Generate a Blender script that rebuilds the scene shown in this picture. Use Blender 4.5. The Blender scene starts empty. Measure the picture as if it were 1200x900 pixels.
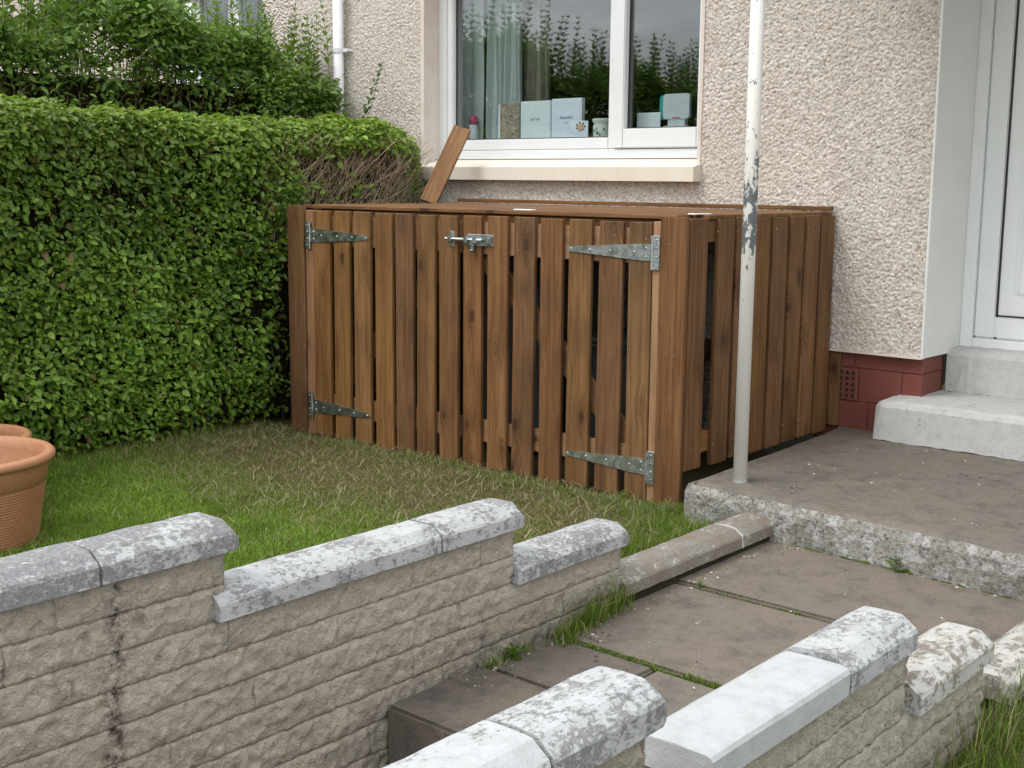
import bpy, bmesh, math, random
import numpy as np
from mathutils import Vector, Matrix
R_ = math.radians
rng = np.random.default_rng(7)
random.seed(7)
scene = bpy.context.scene
COL = scene.collection

# ------------------------------------------------------------------ camera
def make_camera():
    pt, rl, yw = R_(9.0767), R_(0.5205), R_(-41.6367)
    fwd = Vector((math.sin(yw)*math.cos(pt), math.cos(yw)*math.cos(pt), -math.sin(pt)))
    r = Vector((math.cos(yw), -math.sin(yw), 0)); u = r.cross(fwd)
    r2 = r*math.cos(rl) + u*math.sin(rl); u2 = -r*math.sin(rl) + u*math.cos(rl)
    cd = bpy.data.cameras.new('camera'); co = bpy.data.objects.new('camera', cd); COL.objects.link(co)
    m = Matrix.Identity(4)
    for i in range(3):
        m[i][0] = r2[i]; m[i][1] = u2[i]; m[i][2] = -fwd[i]
    m.translation = Vector((0, 0, 1.3)); co.matrix_world = m
    cd.sensor_width = 36; cd.lens = 1492.6/1200*36; cd.clip_start = 0.05; cd.clip_end = 1000
    scene.camera = co
make_camera()

# ------------------------------------------------------------------ light
SUN_EL, SUN_AZ = 52, 205       # azimuth of the sun, clockwise from +Y
def make_light():
    w = bpy.data.worlds.new('World'); scene.world = w; w.use_nodes = True
    nt = w.node_tree; N = nt.nodes; L = nt.links; N.clear()
    out = N.new('ShaderNodeOutputWorld'); bg = N.new('ShaderNodeBackground'); L.new(bg.outputs[0], out.inputs[0])
    sky = N.new('ShaderNodeTexSky'); sky.sky_type = 'NISHITA'; sky.sun_disc = False
    sky.sun_elevation = R_(SUN_EL); sky.sun_rotation = R_(SUN_AZ)
    tc = N.new('ShaderNodeTexCoord'); sep = N.new('ShaderNodeSeparateXYZ'); L.new(tc.outputs['Generated'], sep.inputs[0])
    zz = N.new('ShaderNodeMath'); zz.operation = 'ABSOLUTE'; L.new(sep.outputs[2], zz.inputs[0])
    den = N.new('ShaderNodeMath'); den.operation = 'ADD'; den.inputs[1].default_value = .22; L.new(zz.outputs[0], den.inputs[0])
    dv = N.new('ShaderNodeVectorMath'); dv.operation = 'DIVIDE'; L.new(tc.outputs['Generated'], dv.inputs[0])
    cmb = N.new('ShaderNodeCombineXYZ')
    for i in range(3): L.new(den.outputs[0], cmb.inputs[i])
    L.new(cmb.outputs[0], dv.inputs[1])
    nz = N.new('ShaderNodeTexNoise'); nz.inputs['Scale'].default_value = 1.6; nz.inputs['Detail'].default_value = 6; nz.inputs['Roughness'].default_value = .55
    L.new(dv.outputs[0], nz.inputs['Vector'])
    mr = N.new('ShaderNodeMapRange'); L.new(nz.outputs[0], mr.inputs[0])
    mr.inputs[1].default_value = .3; mr.inputs[2].default_value = .7; mr.inputs[3].default_value = 5.0; mr.inputs[4].default_value = 14
    gr = N.new('ShaderNodeMapRange'); L.new(zz.outputs[0], gr.inputs[0])
    gr.inputs[3].default_value = .75; gr.inputs[4].default_value = 1.35
    mu = N.new('ShaderNodeMath'); mu.operation = 'MULTIPLY'; L.new(mr.outputs[0], mu.inputs[0]); L.new(gr.outputs[0], mu.inputs[1])
    vm = N.new('ShaderNodeVectorMath'); vm.operation = 'SCALE'; vm.inputs[0].default_value = (.99, .985, .975); L.new(mu.outputs[0], vm.inputs['Scale'])
    mx = N.new('ShaderNodeMix'); mx.data_type = 'RGBA'; mx.inputs[0].default_value = .9
    L.new(sky.outputs[0], mx.inputs[6]); L.new(vm.outputs[0], mx.inputs[7]); L.new(mx.outputs[2], bg.inputs[0])
    bg.inputs[1].default_value = .1
    sd = bpy.data.lights.new('sun', 'SUN'); so = bpy.data.objects.new('sun', sd); COL.objects.link(so)
    sd.energy = 0.9; sd.angle = R_(22); sd.color = (1, .96, .9)
    el, az = R_(SUN_EL), R_(SUN_AZ)
    d = Vector((math.sin(az)*math.cos(el), math.cos(az)*math.cos(el), math.sin(el)))
    so.rotation_euler = d.to_track_quat('Z', 'Y').to_euler(); so.location = (0, -3, 8)
    vs = scene.view_settings; vs.view_transform = 'Standard'; vs.look = 'None'; vs.gamma = 1; vs.use_curve_mapping = False
    vs.exposure = 0.93
make_light()

# ------------------------------------------------------------------ material helpers
class G:
    def __init__(s, name):
        s.m = bpy.data.materials.new(name); s.m.use_nodes = True
        s.t = s.m.node_tree; s.t.nodes.clear()
        s.out = s.n('ShaderNodeOutputMaterial')
    def n(s, t, **k):
        o = s.t.nodes.new(t)
        for a, b in k.items(): setattr(o, a, b)
        return o
    def l(s, a, b): s.t.links.new(a, b)
    def set(s, sock, v):
        if isinstance(v, bpy.types.NodeSocket): s.l(v, sock)
        elif isinstance(v, (tuple, list)) and sock.type == 'RGBA' and len(v) == 3: sock.default_value = (*v, 1)
        else: sock.default_value = v
    def coord(s, which='Object', scale=(1, 1, 1), rnd=0):
        tc = s.n('ShaderNodeTexCoord'); mp = s.n('ShaderNodeMapping'); mp.inputs['Scale'].default_value = scale
        v = tc.outputs[which]
        if which == 'World': pass
        if rnd:
            oi = s.n('ShaderNodeObjectInfo'); sc = s.n('ShaderNodeVectorMath', operation='SCALE'); sc.inputs[0].default_value = (37.1, 91.7, 53.3)
            s.l(oi.outputs['Random'], sc.inputs['Scale']); ad = s.n('ShaderNodeVectorMath', operation='ADD'); s.l(v, ad.inputs[0]); s.l(sc.outputs[0], ad.inputs[1]); v = ad.outputs[0]
        s.l(v, mp.inputs[0]); return mp.outputs[0]
    def wcoord(s, scale=(1, 1, 1)):
        ge = s.n('ShaderNodeNewGeometry'); mp = s.n('ShaderNodeMapping'); mp.inputs['Scale'].default_value = scale; s.l(ge.outputs['Position'], mp.inputs[0]); return mp.outputs[0]
    def noise(s, vec, scale, detail=4, rough=.55, dist=0):
        o = s.n('ShaderNodeTexNoise'); s.l(vec, o.inputs['Vector']); o.inputs['Scale'].default_value = scale; o.inputs['Detail'].default_value = detail
        o.inputs['Roughness'].default_value = rough; o.inputs['Distortion'].default_value = dist; return o.outputs[0]
    def voro(s, vec, scale, feature='F1', out='Distance', rnd=1):
        o = s.n('ShaderNodeTexVoronoi'); o.feature = feature; s.l(vec, o.inputs['Vector']); o.inputs['Scale'].default_value = scale; o.inputs['Randomness'].default_value = rnd
        return o.outputs[out]
    def ramp(s, v, a, b, c=0., d=1.):
        o = s.n('ShaderNodeMapRange'); s.set(o.inputs[0], v)
        for i, x in enumerate((a, b, c, d)): o.inputs[i+1].default_value = x
        return o.outputs[0]
    def math(s, op, a, b=0.):
        o = s.n('ShaderNodeMath', operation=op); s.set(o.inputs[0], a); s.set(o.inputs[1], b); return o.outputs[0]
    def mix(s, f, a, b, mode='MIX'):
        o = s.n('ShaderNodeMix', data_type='RGBA', blend_type=mode); s.set(o.inputs[0], f); s.set(o.inputs[6], a); s.set(o.inputs[7], b); return o.outputs[2]
    def bump(s, h, strength=.5, dist=.01, normal=None):
        o = s.n('ShaderNodeBump'); s.set(o.inputs['Height'], h); o.inputs['Strength'].default_value = strength; o.inputs['Distance'].default_value = dist
        if normal: s.l(normal, o.inputs['Normal'])
        return o.outputs[0]
    def pbr(s, col, rough=.8, metal=0., normal=None, spec=.5, sss=0):
        o = s.n('ShaderNodeBsdfPrincipled'); s.set(o.inputs['Base Color'], col); s.set(o.inputs['Roughness'], rough); s.set(o.inputs['Metallic'], metal)
        o.inputs['Specular IOR Level'].default_value = spec
        if normal: s.l(normal, o.inputs['Normal'])
        return o.outputs[0]
    def done(s, sh): s.l(sh, s.out.inputs[0]); return s.m
    def rand(s): return s.n('ShaderNodeObjectInfo').outputs['Random']

M = {}
def mat_wood(name, light, dark, tone=(.86, 1.18)):
    g = G(name); v = g.coord('Object', (1, 1, 1), 1)
    # knots
    mp = g.n('ShaderNodeMapping'); mp.inputs['Scale'].default_value = (7.0, 1.2, 3.6); g.l(v, mp.inputs[0])
    vo = g.n('ShaderNodeTexVoronoi'); g.l(mp.outputs[0], vo.inputs['Vector']); vo.inputs['Scale'].default_value = 1
    sepc = g.n('ShaderNodeSeparateColor'); g.l(vo.outputs['Color'], sepc.inputs[0])
    on = g.ramp(sepc.outputs[0], .38, .42)
    near = g.math('MULTIPLY', g.ramp(vo.outputs['Distance'], .45, .05), on)
    knot = g.math('MULTIPLY', g.ramp(vo.outputs['Distance'], .15, .07), on); ring = g.math('MULTIPLY', g.math('MULTIPLY', g.ramp(vo.outputs['Distance'], .33, .14), on), g.ramp(g.math('SINE', g.math('MULTIPLY', vo.outputs['Distance'], 75.)), -.2, .8))
    # grain, bent round the knots
    off = g.n('ShaderNodeCombineXYZ'); g.l(g.math('MULTIPLY', near, .035), off.inputs[0])
    ad = g.n('ShaderNodeVectorMath', operation='ADD'); g.l(v, ad.inputs[0]); g.l(off.outputs[0], ad.inputs[1])
    m2 = g.n('ShaderNodeMapping'); m2.inputs['Scale'].default_value = (1, 1, .035); g.l(ad.outputs[0], m2.inputs[0])
    g1 = g.noise(m2.outputs[0], 55, 4, .6, .6); g2 = g.noise(m2.outputs[0], 230, 3, .6)
    m3 = g.n('ShaderNodeMapping'); m3.inputs['Scale'].default_value = (1, 1, .3); g.l(v, m3.inputs[0])
    blot = g.noise(m3.outputs[0], 7, 3, .6)
    f = g.math('ADD', g.math('MULTIPLY', g.ramp(g1, .34, .66), .6), g.math('MULTIPLY', g.ramp(g2, .34, .66), .4))
    col = g.mix(f, dark, light)
    col = g.mix(g.ramp(blot, .45, .7, 0, .55), col, tuple(c*.62 for c in dark))
    col = g.mix(g.math('MULTIPLY', near, .45), col, tuple(c*.75 for c in dark))
    col = g.mix(g.math('MULTIPLY', ring, .5), col, tuple(c*.5 for c in dark))
    col = g.mix(g.math('MULTIPLY', knot, .85), col, (.045, .018, .007))
    tn = g.ramp(g.rand(), 0, 1, *tone)
    hsv = g.n('ShaderNodeHueSaturation'); g.l(tn, hsv.inputs['Value']); g.l(col, hsv.inputs['Color'])
    r7 = g.math('FRACT', g.math('MULTIPLY', g.rand(), 7.31)); g.l(g.ramp(r7, 0, 1, .96, 1.06), hsv.inputs['Saturation'])
    g.l(g.ramp(g.math('FRACT', g.math('MULTIPLY', g.rand(), 13.7)), 0, 1, .495, .505), hsv.inputs['Hue'])
    nrm = g.bump(f, .5, .002)
    return g.done(g.pbr(hsv.outputs[0], .68, 0, nrm, .35))
M['wood'] = mat_wood('treated_timber', (.258, .134, .052), (.098, .042, .0145))
M['rail'] = mat_wood('sawn_rail_timber', (.37, .22, .118), (.23, .12, .056), (.85, 1.1))

def mat_galv():
    g = G('galvanised_steel'); v = g.coord('Object')
    sp = g.voro(v, 90, 'F1', 'Color'); s = g.n('ShaderNodeSeparateColor'); g.l(sp, s.inputs[0])
    c = g.mix(s.outputs[0], (.42, .46, .48), (.62, .66, .68)); n = g.noise(v, 25, 3)
    return g.done(g.pbr(c, g.ramp(n, .3, .7, .28, .5), 1.0, g.bump(n, .1, .002)))
M['galv'] = mat_galv()
def mat_plain(name, col, rough=.6, metal=0, var=.08, bscale=0, bstr=.2, spec=.5):
    g = G(name); v = g.coord('Object', (1, 1, 1), 1); n = g.noise(v, 6, 4)
    c = g.mix(g.ramp(n, .3, .7), tuple(x*(1-var) for x in col), tuple(min(1, x*(1+var)) for x in col))
    nr = g.bump(g.noise(v, bscale, 3), bstr, .004) if bscale else None
    return g.done(g.pbr(c, rough, metal, nr, spec))
M['upvc'] = mat_plain('white_upvc', (.7, .725, .74), .3, 0, .02)
M['door_upvc'] = mat_plain('door_upvc', (.8, .83, .83), .35, 0, .02)
M['gasket'] = mat_plain('black_gasket', (.012, .012, .013), .6)
M['pipe'] = mat_plain('white_pipe_plastic', (.74, .76, .8), .4, 0, .06)
M['bin'] = mat_plain('grey_bin_plastic', (.07, .075, .075), .5, 0, .15, 60, .2)
M['rubber'] = mat_plain('black_rubber', (.02, .02, .02), .8)
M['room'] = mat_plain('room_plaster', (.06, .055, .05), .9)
M['innersill'] = mat_plain('inner_sill_paint', (.7, .7, .68), .4)
M['tag'] = mat_plain('white_plastic_tag', (.82, .82, .82), .4)
M['moss'] = mat_plain('moss', (.06, .085, .018), .95, 0, .5, 120, .8)

def mat_reveal():
    g = G('painted_reveal'); v = g.wcoord(); n = g.noise(v, 5, 5, .6); n2 = g.noise(v, 60, 3)
    c = g.mix(g.ramp(n, .45, .7), (.66, .6, .55), (.6, .5, .43))
    return g.done(g.pbr(c, .75, 0, g.bump(n2, .15, .003)))
M['reveal'] = mat_reveal()
def mat_doorreveal():
    g = G('door_reveal_paint'); v = g.wcoord(); n = g.noise(v, 3, 4, .6); n2 = g.noise(v, 40, 3)
    c = g.mix(g.ramp(n, .35, .7), (.76, .77, .75), (.7, .72, .7))
    return g.done(g.pbr(c, .55, 0, g.bump(n2, .1, .003)))
M['doorreveal'] = mat_doorreveal()
def mat_sill():
    g = G('cream_sill_paint'); v = g.wcoord(); n = g.noise(v, 8, 5, .6); n2 = g.noise(g.wcoord((1, 1, 4)), 22, 5, .7)
    c = g.mix(g.ramp(n, .3, .75), (.74, .7, .62), (.68, .62, .53)); c = g.mix(g.ramp(n2, .64, .75, 0, .6), c, (.3, .27, .22))
    return g.done(g.pbr(c, .5, 0, g.bump(n, .1, .003)))
M['sill'] = mat_sill()
def mat_roughcast():
    g = G('roughcast_render'); v = g.wcoord()
    ce = g.voro(v, 105, 'F1', 'Color'); s = g.n('ShaderNodeSeparateColor'); g.l(ce, s.inputs[0])
    big = g.noise(v, 2.2, 4, .6); fine = g.noise(v, 240, 3, .6)
    c = g.mix(s.outputs[0], (.465, .425, .38), (.73, .685, .63)); c = g.mix(g.ramp(s.outputs[1], .9, .97), c, (.46, .36, .29))
    c = g.mix(g.ramp(s.outputs[2], .9, .97), c, (.33, .3, .28))
    c = g.mix(g.ramp(big, .4, .7, 0, .35), c, (.5, .44, .385)); c = g.mix(g.ramp(g.noise(g.wcoord((1, 1, .12)), 7, 5, .65), .5, .75, 0, .3), c, (.4, .35, .31))
    return g.done(g.pbr(c, .85, 0, g.bump(fine, .5, .003), .3))
M['roughcast'] = mat_roughcast()
def mat_roughcast_far():
    g = G('roughcast_flat'); v = g.wcoord(); d = g.voro(v, 60, 'F1'); ce = g.voro(v, 62, 'F1', 'Color'); s = g.n('ShaderNodeSeparateColor'); g.l(ce, s.inputs[0])
    c = g.mix(s.outputs[0], (.5, .44, .39), (.72, .655, .6))
    return g.done(g.pbr(c, .85, 0, g.bump(d, 1, .02), .3))
M['roughcast_far'] = mat_roughcast_far()
def mat_redpaint():
    g = G('red_masonry_paint'); v = g.wcoord(); n = g.noise(v, 7, 4); n2 = g.noise(v, 90, 4)
    c = g.mix(g.ramp(n, .3, .7), (.15, .042, .03), (.19, .056, .042)); c = g.mix(g.ramp(n2, .66, .74, 0, .5), c, (.3, .15, .12))
    return g.done(g.pbr(c, .65, 0, g.bump(n2, .3, .004)))
M['red'] = mat_redpaint()
def mat_flaky(name, thr, white=(.47, .485, .5), grey=(.22, .225, .235), brown=None, scale=120):
    g = G(name); v = g.wcoord((1, .55, 1)); v2 = g.wcoord()
    n1 = g.noise(v, scale, 8, .72, .35); n2 = g.noise(v2, 7, 3); n3 = g.noise(v2, 130, 4, .7)
    n8 = g.noise(v2, 46, 6, .7); rr = g.math('MULTIPLY', g.math('SUBTRACT', g.rand(), .5), .07)
    f = g.math('ADD', g.math('ADD', g.math('MULTIPLY', n1, .62), g.math('MULTIPLY', n8, .38)), g.math('MULTIPLY', g.math('SUBTRACT', n2, .5), .36))
    f = g.ramp(g.math('ADD', f, rr), thr-.035, thr+.035)
    gc = g.mix(g.ramp(n3, .3, .7), tuple(c*.6 for c in grey), tuple(c*1.35 for c in grey))
    if brown: gc = g.mix(g.ramp(g.noise(v2, 9, 4), .4, .6), gc, brown)
    wc = g.mix(g.ramp(n3, .35, .75), tuple(c*.93 for c in white), white); wc = g.mix(g.ramp(g.noise(v2, 22, 6, .7), .45, .7, 0, .55), wc, tuple(c*.66 for c in white))
    c = g.mix(f, gc, wc)
    h = g.math('ADD', g.math('MULTIPLY', f, .5), g.math('MULTIPLY', n3, .6))
    return g.done(g.pbr(c, .8, 0, g.bump(h, .55, .006), .3))
M['coping'] = mat_flaky('flaking_white_paint', .45)
M['coping_grey'] = mat_flaky('flaking_paint_on_grey', .5)
M['coping_clean'] = mat_flaky('fresh_white_paint', .24, (.46, .48, .495), (.3, .3, .3))
M['coping_worn'] = mat_flaky('worn_paint_on_brown', .52, (.5, .5, .48), (.22, .2, .18), (.2, .17, .14), 36)
M['kerb'] = mat_flaky('bare_kerb', .57, (.42, .41, .39), (.23, .22, .2), (.21, .175, .145), 30)
M['step'] = mat_flaky('painted_step', .4, (.53, .535, .525), (.34, .34, .33), (.46, .43, .36), 20)
def mat_block():
    g = G('painted_walling_block'); v = g.wcoord(); n = g.noise(v, 9, 4); n2 = g.noise(v, 75, 5, .65, .5); n3 = g.noise(g.wcoord((1, 1, .5)), 4.5, 5, .7); n4 = g.noise(v, 40, 5, .7)
    c = g.mix(g.ramp(n, .3, .7), (.56, .51, .43), (.66, .61, .525))
    c = g.mix(g.ramp(n4, .62, .74, 0, .4), c, (.25, .2, .145))
    c = g.mix(g.math('MULTIPLY', g.ramp(n3, .58, .7), g.ramp(n4, .4, .6)), c, (.13, .1, .075))
    sep = g.n('ShaderNodeSeparateXYZ'); ge = g.n('ShaderNodeNewGeometry'); g.l(ge.outputs['Position'], sep.inputs[0])
    # green-brown splash soiling where the wall meets the path
    low = g.math('MULTIPLY', g.ramp(sep.outputs[2], .12, -.05), g.ramp(sep.outputs[1], 1.9, 2.6)); c = g.mix(g.math('MULTIPLY', low, g.ramp(n4, .35, .65, .2, .85)), c, (.11, .085, .055))
    # old dirt run down the straight joint below a coping joint
    dy = g.math('ABSOLUTE', g.math('SUBTRACT', sep.outputs[1], g.math('ADD', 1.325, g.math('MULTIPLY', g.math('SUBTRACT', n3, .5), .12))))
    st = g.math('MULTIPLY', g.math('MULTIPLY', g.ramp(dy, .032, .006), g.ramp(n4, .44, .6)), g.ramp(sep.outputs[0], -1.9, -2.0))
    c = g.mix(st, c, (.085, .065, .048))
    n9 = g.noise(v, 30, 6, .75, 1.2); c = g.mix(g.ramp(n9, .3, .46, .22, 0), c, (.3, .25, .19))
    return g.done(g.pbr(c, .85, 0, g.bump(g.math('ADD', g.math('ADD', n2, n9), g.math('MULTIPLY', n4, .7)), 1.0, .018), .25))
M['block'] = mat_block()
def mat_concrete(name, a, b, dark, agg=0):
    g = G(name); v = g.wcoord(); n = g.noise(v, 3.2, 6, .65); n2 = g.noise(v, 180, 3, .7); n3 = g.noise(v, 11, 6, .7); n5 = g.noise(v, 60, 5, .7)
    c = g.mix(g.ramp(n, .38, .6), a, b); c = g.mix(g.ramp(n3, .48, .66, 0, .85), c, dark); c = g.mix(g.ramp(g.voro(v, 130, 'F1'), .16, .08, 0, .45), c, (.4, .37, .33))
    c = g.mix(g.ramp(n2, .3, .7, 0, .6), c, tuple(x*.5 for x in a)); c = g.mix(g.ramp(n5, .62, .7, 0, .5), c, (.36, .31, .27)); c = g.mix(g.ramp(g.noise(v, 26, 6, .75), .52, .66, 0, .5), c, dark)
    return g.done(g.pbr(c, .85, 0, g.bump(g.math('ADD', n2, g.math('MULTIPLY', n5, 1.5)), .6, .006), .3))
M['paving'] = mat_concrete('reddish_paving', (.213, .19, .163), (.238, .196, .16), (.115, .107, .096))
M['paving_dark'] = mat_concrete('dark_paving', (.155, .14, .125), (.195, .16, .132), (.09, .085, .078))
M['porch'] = mat_concrete('porch_concrete', (.2, .183, .159), (.23, .197, .164), (.108, .102, .092))
def mat_agg():
    g = G('weathered_aggregate_edge'); v = g.wcoord(); ce = g.voro(v, 95, 'F1', 'Color'); s = g.n('ShaderNodeSeparateColor'); g.l(ce, s.inputs[0]); n = g.noise(v, 20, 6, .7); n2 = g.noise(v, 6, 4); d = g.voro(v, 95, 'F1')
    n6 = g.noise(v, 70, 6, .75); c = g.mix(g.ramp(n6, .35, .65), (.15, .145, .13), (.38, .37, .35)); c = g.mix(g.ramp(n, .5, .6, 0, .75), c, (.5, .5, .49)); c = g.mix(g.ramp(n2, .5, .66, 0, .65), c, (.1, .1, .08))
    c = g.mix(g.ramp(s.outputs[1], .9, .95, 0, .6), c, (.06, .06, .055))
    return g.done(g.pbr(c, .9, 0, g.bump(g.math('ADD', g.math('MULTIPLY', d, -.4), g.math('ADD', n, n6)), .8, .009), .25))
M['agg'] = mat_agg()
def mat_pole():
    g = G('flaking_pole_paint'); v = g.wcoord(); n = g.noise(g.wcoord((1, 1, .5)), 44, 5, .65, .3); sep = g.n('ShaderNodeSeparateXYZ'); g.l(v, sep.inputs[0])
    n2 = g.noise(g.wcoord((1, 1, .7)), 5, 2)
    # bare band between 0.85 and 1.35 m, few chips elsewhere
    b = g.math('MULTIPLY', g.ramp(sep.outputs[2], .82, 1.08), g.ramp(sep.outputs[2], 1.5, 1.24)); b2 = g.math('MULTIPLY', g.ramp(sep.outputs[2], 1.2, 1.5), .36)
    side = g.ramp(sep.outputs[0], -2.56, -2.60)
    bb = g.math('MULTIPLY', g.math('ADD', b, b2), 1.0)
    thr = g.math('SUBTRACT', .735, g.math('MULTIPLY', bb, .275))
    f = g.ramp(g.math('SUBTRACT', n, thr), -.004, .01)
    c = g.mix(f, (.8, .79, .76), (.16, .18, .19)); rust = g.ramp(g.noise(v, 45, 3), .7, .74); c = g.mix(rust, c, (.25, .16, .1))
    return g.done(g.pbr(c, .5, 0, g.bump(g.math('MULTIPLY', f, -1), .5, .003)))
M['pole'] = mat_pole()
def mat_terracotta():
    g = G('terracotta_plastic'); v = g.coord('Object', (1, 1, 1), 1); n = g.noise(v, 6, 4); n2 = g.noise(v, 60, 4)
    c = g.mix(g.ramp(n, .3, .7), (.37, .17, .082), (.44, .215, .115)); c = g.mix(g.ramp(n2, .55, .72, 0, .4), c, (.52, .36, .27)); c = g.mix(g.ramp(g.noise(v, 3, 5, .7), .52, .7, 0, .35), c, (.2, .12, .07))
    return g.done(g.pbr(c, .55, 0, g.bump(n2, .1, .003)))
M['terracotta'] = mat_terracotta()
def mat_glass():
    g = G('window_glass'); tr = g.n('ShaderNodeBsdfTransparent'); tr.inputs[0].default_value = (.93, .965, .965, 1)
    gl = g.n('ShaderNodeBsdfGlossy'); gl.inputs['Roughness'].default_value = 0.0; gl.inputs[0].default_value = (.95, .98, 1, 1)
    ge = g.n('ShaderNodeNewGeometry'); dt = g.n('ShaderNodeVectorMath', operation='DOT_PRODUCT'); g.l(ge.outputs['Normal'], dt.inputs[0]); g.l(ge.outputs['Incoming'], dt.inputs[1])
    k = g.math('SUBTRACT', 1., g.math('ABSOLUTE', dt.outputs['Value'])); f = g.math('ADD', .04, g.math('MULTIPLY', g.math('POWER', k, 5.), .96))
    f = g.math('MINIMUM', g.math('MULTIPLY', f, 2.5), .9)          # double glazing, two surfaces per sheet
    mx = g.n('ShaderNodeMixShader'); g.l(f, mx.inputs[0]); g.l(tr.outputs[0], mx.inputs[1]); g.l(gl.outputs[0], mx.inputs[2])
    return g.done(mx.outputs[0])
M['glass'] = mat_glass()
def mat_leafy(name, rough=.45, trans=.3):
    g = G(name); a = g.n('ShaderNodeAttribute'); a.attribute_name = 'Col'
    p = g.pbr(a.outputs['Color'], rough, 0, None, .4); t = g.n('ShaderNodeBsdfTranslucent'); g.l(g.mix(.35, a.outputs['Color'], (.25, .4, .03)), t.inputs[0])
    mx = g.n('ShaderNodeMixShader'); mx.inputs[0].default_value = trans; g.l(p, mx.inputs[1]); g.l(t.outputs[0], mx.inputs[2])
    return g.done(mx.outputs[0])
M['leaf'] = mat_leafy('hedge_leaf', .38, .38)
M['grass'] = mat_leafy('grass_blade', .55, .35)
def mat_twig():
    g = G('twig_bark'); a = g.n('ShaderNodeAttribute'); a.attribute_name = 'Col'; return g.done(g.pbr(a.outputs['Color'], .85, 0, None, .2))
M['twig'] = mat_twig()
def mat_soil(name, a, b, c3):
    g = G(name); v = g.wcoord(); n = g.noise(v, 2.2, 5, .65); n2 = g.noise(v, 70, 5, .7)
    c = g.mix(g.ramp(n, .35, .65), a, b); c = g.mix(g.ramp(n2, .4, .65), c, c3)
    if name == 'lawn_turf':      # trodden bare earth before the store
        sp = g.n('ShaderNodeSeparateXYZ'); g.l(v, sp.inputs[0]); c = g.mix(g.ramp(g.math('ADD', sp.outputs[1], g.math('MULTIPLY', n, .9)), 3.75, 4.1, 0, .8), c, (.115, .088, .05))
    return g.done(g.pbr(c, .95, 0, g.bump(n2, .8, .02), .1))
M['lawn'] = mat_soil('lawn_turf', (.075, .11, .02), (.13, .125, .045), (.06, .065, .022))
M['soil'] = mat_soil('ground_soil', (.05, .045, .025), (.06, .07, .025), (.035, .03, .02))
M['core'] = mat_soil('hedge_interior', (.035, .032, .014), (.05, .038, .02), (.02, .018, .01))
def mat_cloth(name, c, trans=.3):
    g = G(name); p = g.pbr(c, .9, 0, None, .1); t = g.n('ShaderNodeBsdfTranslucent'); g.set(t.inputs[0], c); mx = g.n('ShaderNodeMixShader'); mx.inputs[0].default_value = trans
    g.l(p, mx.inputs[1]); g.l(t.outputs[0], mx.inputs[2]); return g.done(mx.outputs[0])
M['net'] = mat_cloth('pale_curtain_cloth', (.7, .76, .75)); M['brown_curtain'] = mat_cloth('taupe_curtain_cloth', (.3, .27, .23))

# ------------------------------------------------------------------ mesh helpers
def tag(o, label, cat, group=None, kind=None):
    if label: o['label'] = label
    if cat: o['category'] = cat
    if group: o['group'] = group
    if kind: o['kind'] = kind
    return o
def link(name, me, mat, parent=None, loc=None, rot=None, smooth=False):
    o = bpy.data.objects.new(name, me); COL.objects.link(o)
    if mat and not me.materials: me.materials.append(M[mat])
    if parent: o.parent = parent
    if loc is not None: o.location = loc
    if rot is not None: o.rotation_euler = rot
    if smooth: me.polygons.foreach_set('use_smooth', [True]*len(me.polygons))
    return o
def empty(name, loc=(0, 0, 0), rz=0):
    o = bpy.data.objects.new(name, None); COL.objects.link(o); o.location = loc; o.rotation_euler = (0, 0, rz); o.empty_display_size = .1; return o
def np_mesh(name, V, F, cols=None):
    V = np.asarray(V, np.float32); F = np.asarray(F, np.int32); k = F.shape[1]
    me = bpy.data.meshes.new(name); me.vertices.add(len(V)); me.vertices.foreach_set('co', V.ravel())
    me.loops.add(F.size); me.loops.foreach_set('vertex_index', F.ravel()); me.polygons.add(len(F))
    me.polygons.foreach_set('loop_start', np.arange(0, F.size, k, dtype=np.int32)); me.polygons.foreach_set('loop_total', np.full(len(F), k, np.int32))
    if cols is not None:
        a = me.color_attributes.new('Col', 'FLOAT_COLOR', 'POINT'); c4 = np.ones((len(V), 4), np.float32); c4[:, :3] = cols; a.data.foreach_set('color', c4.ravel())
    me.update(calc_edges=True); return me
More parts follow.
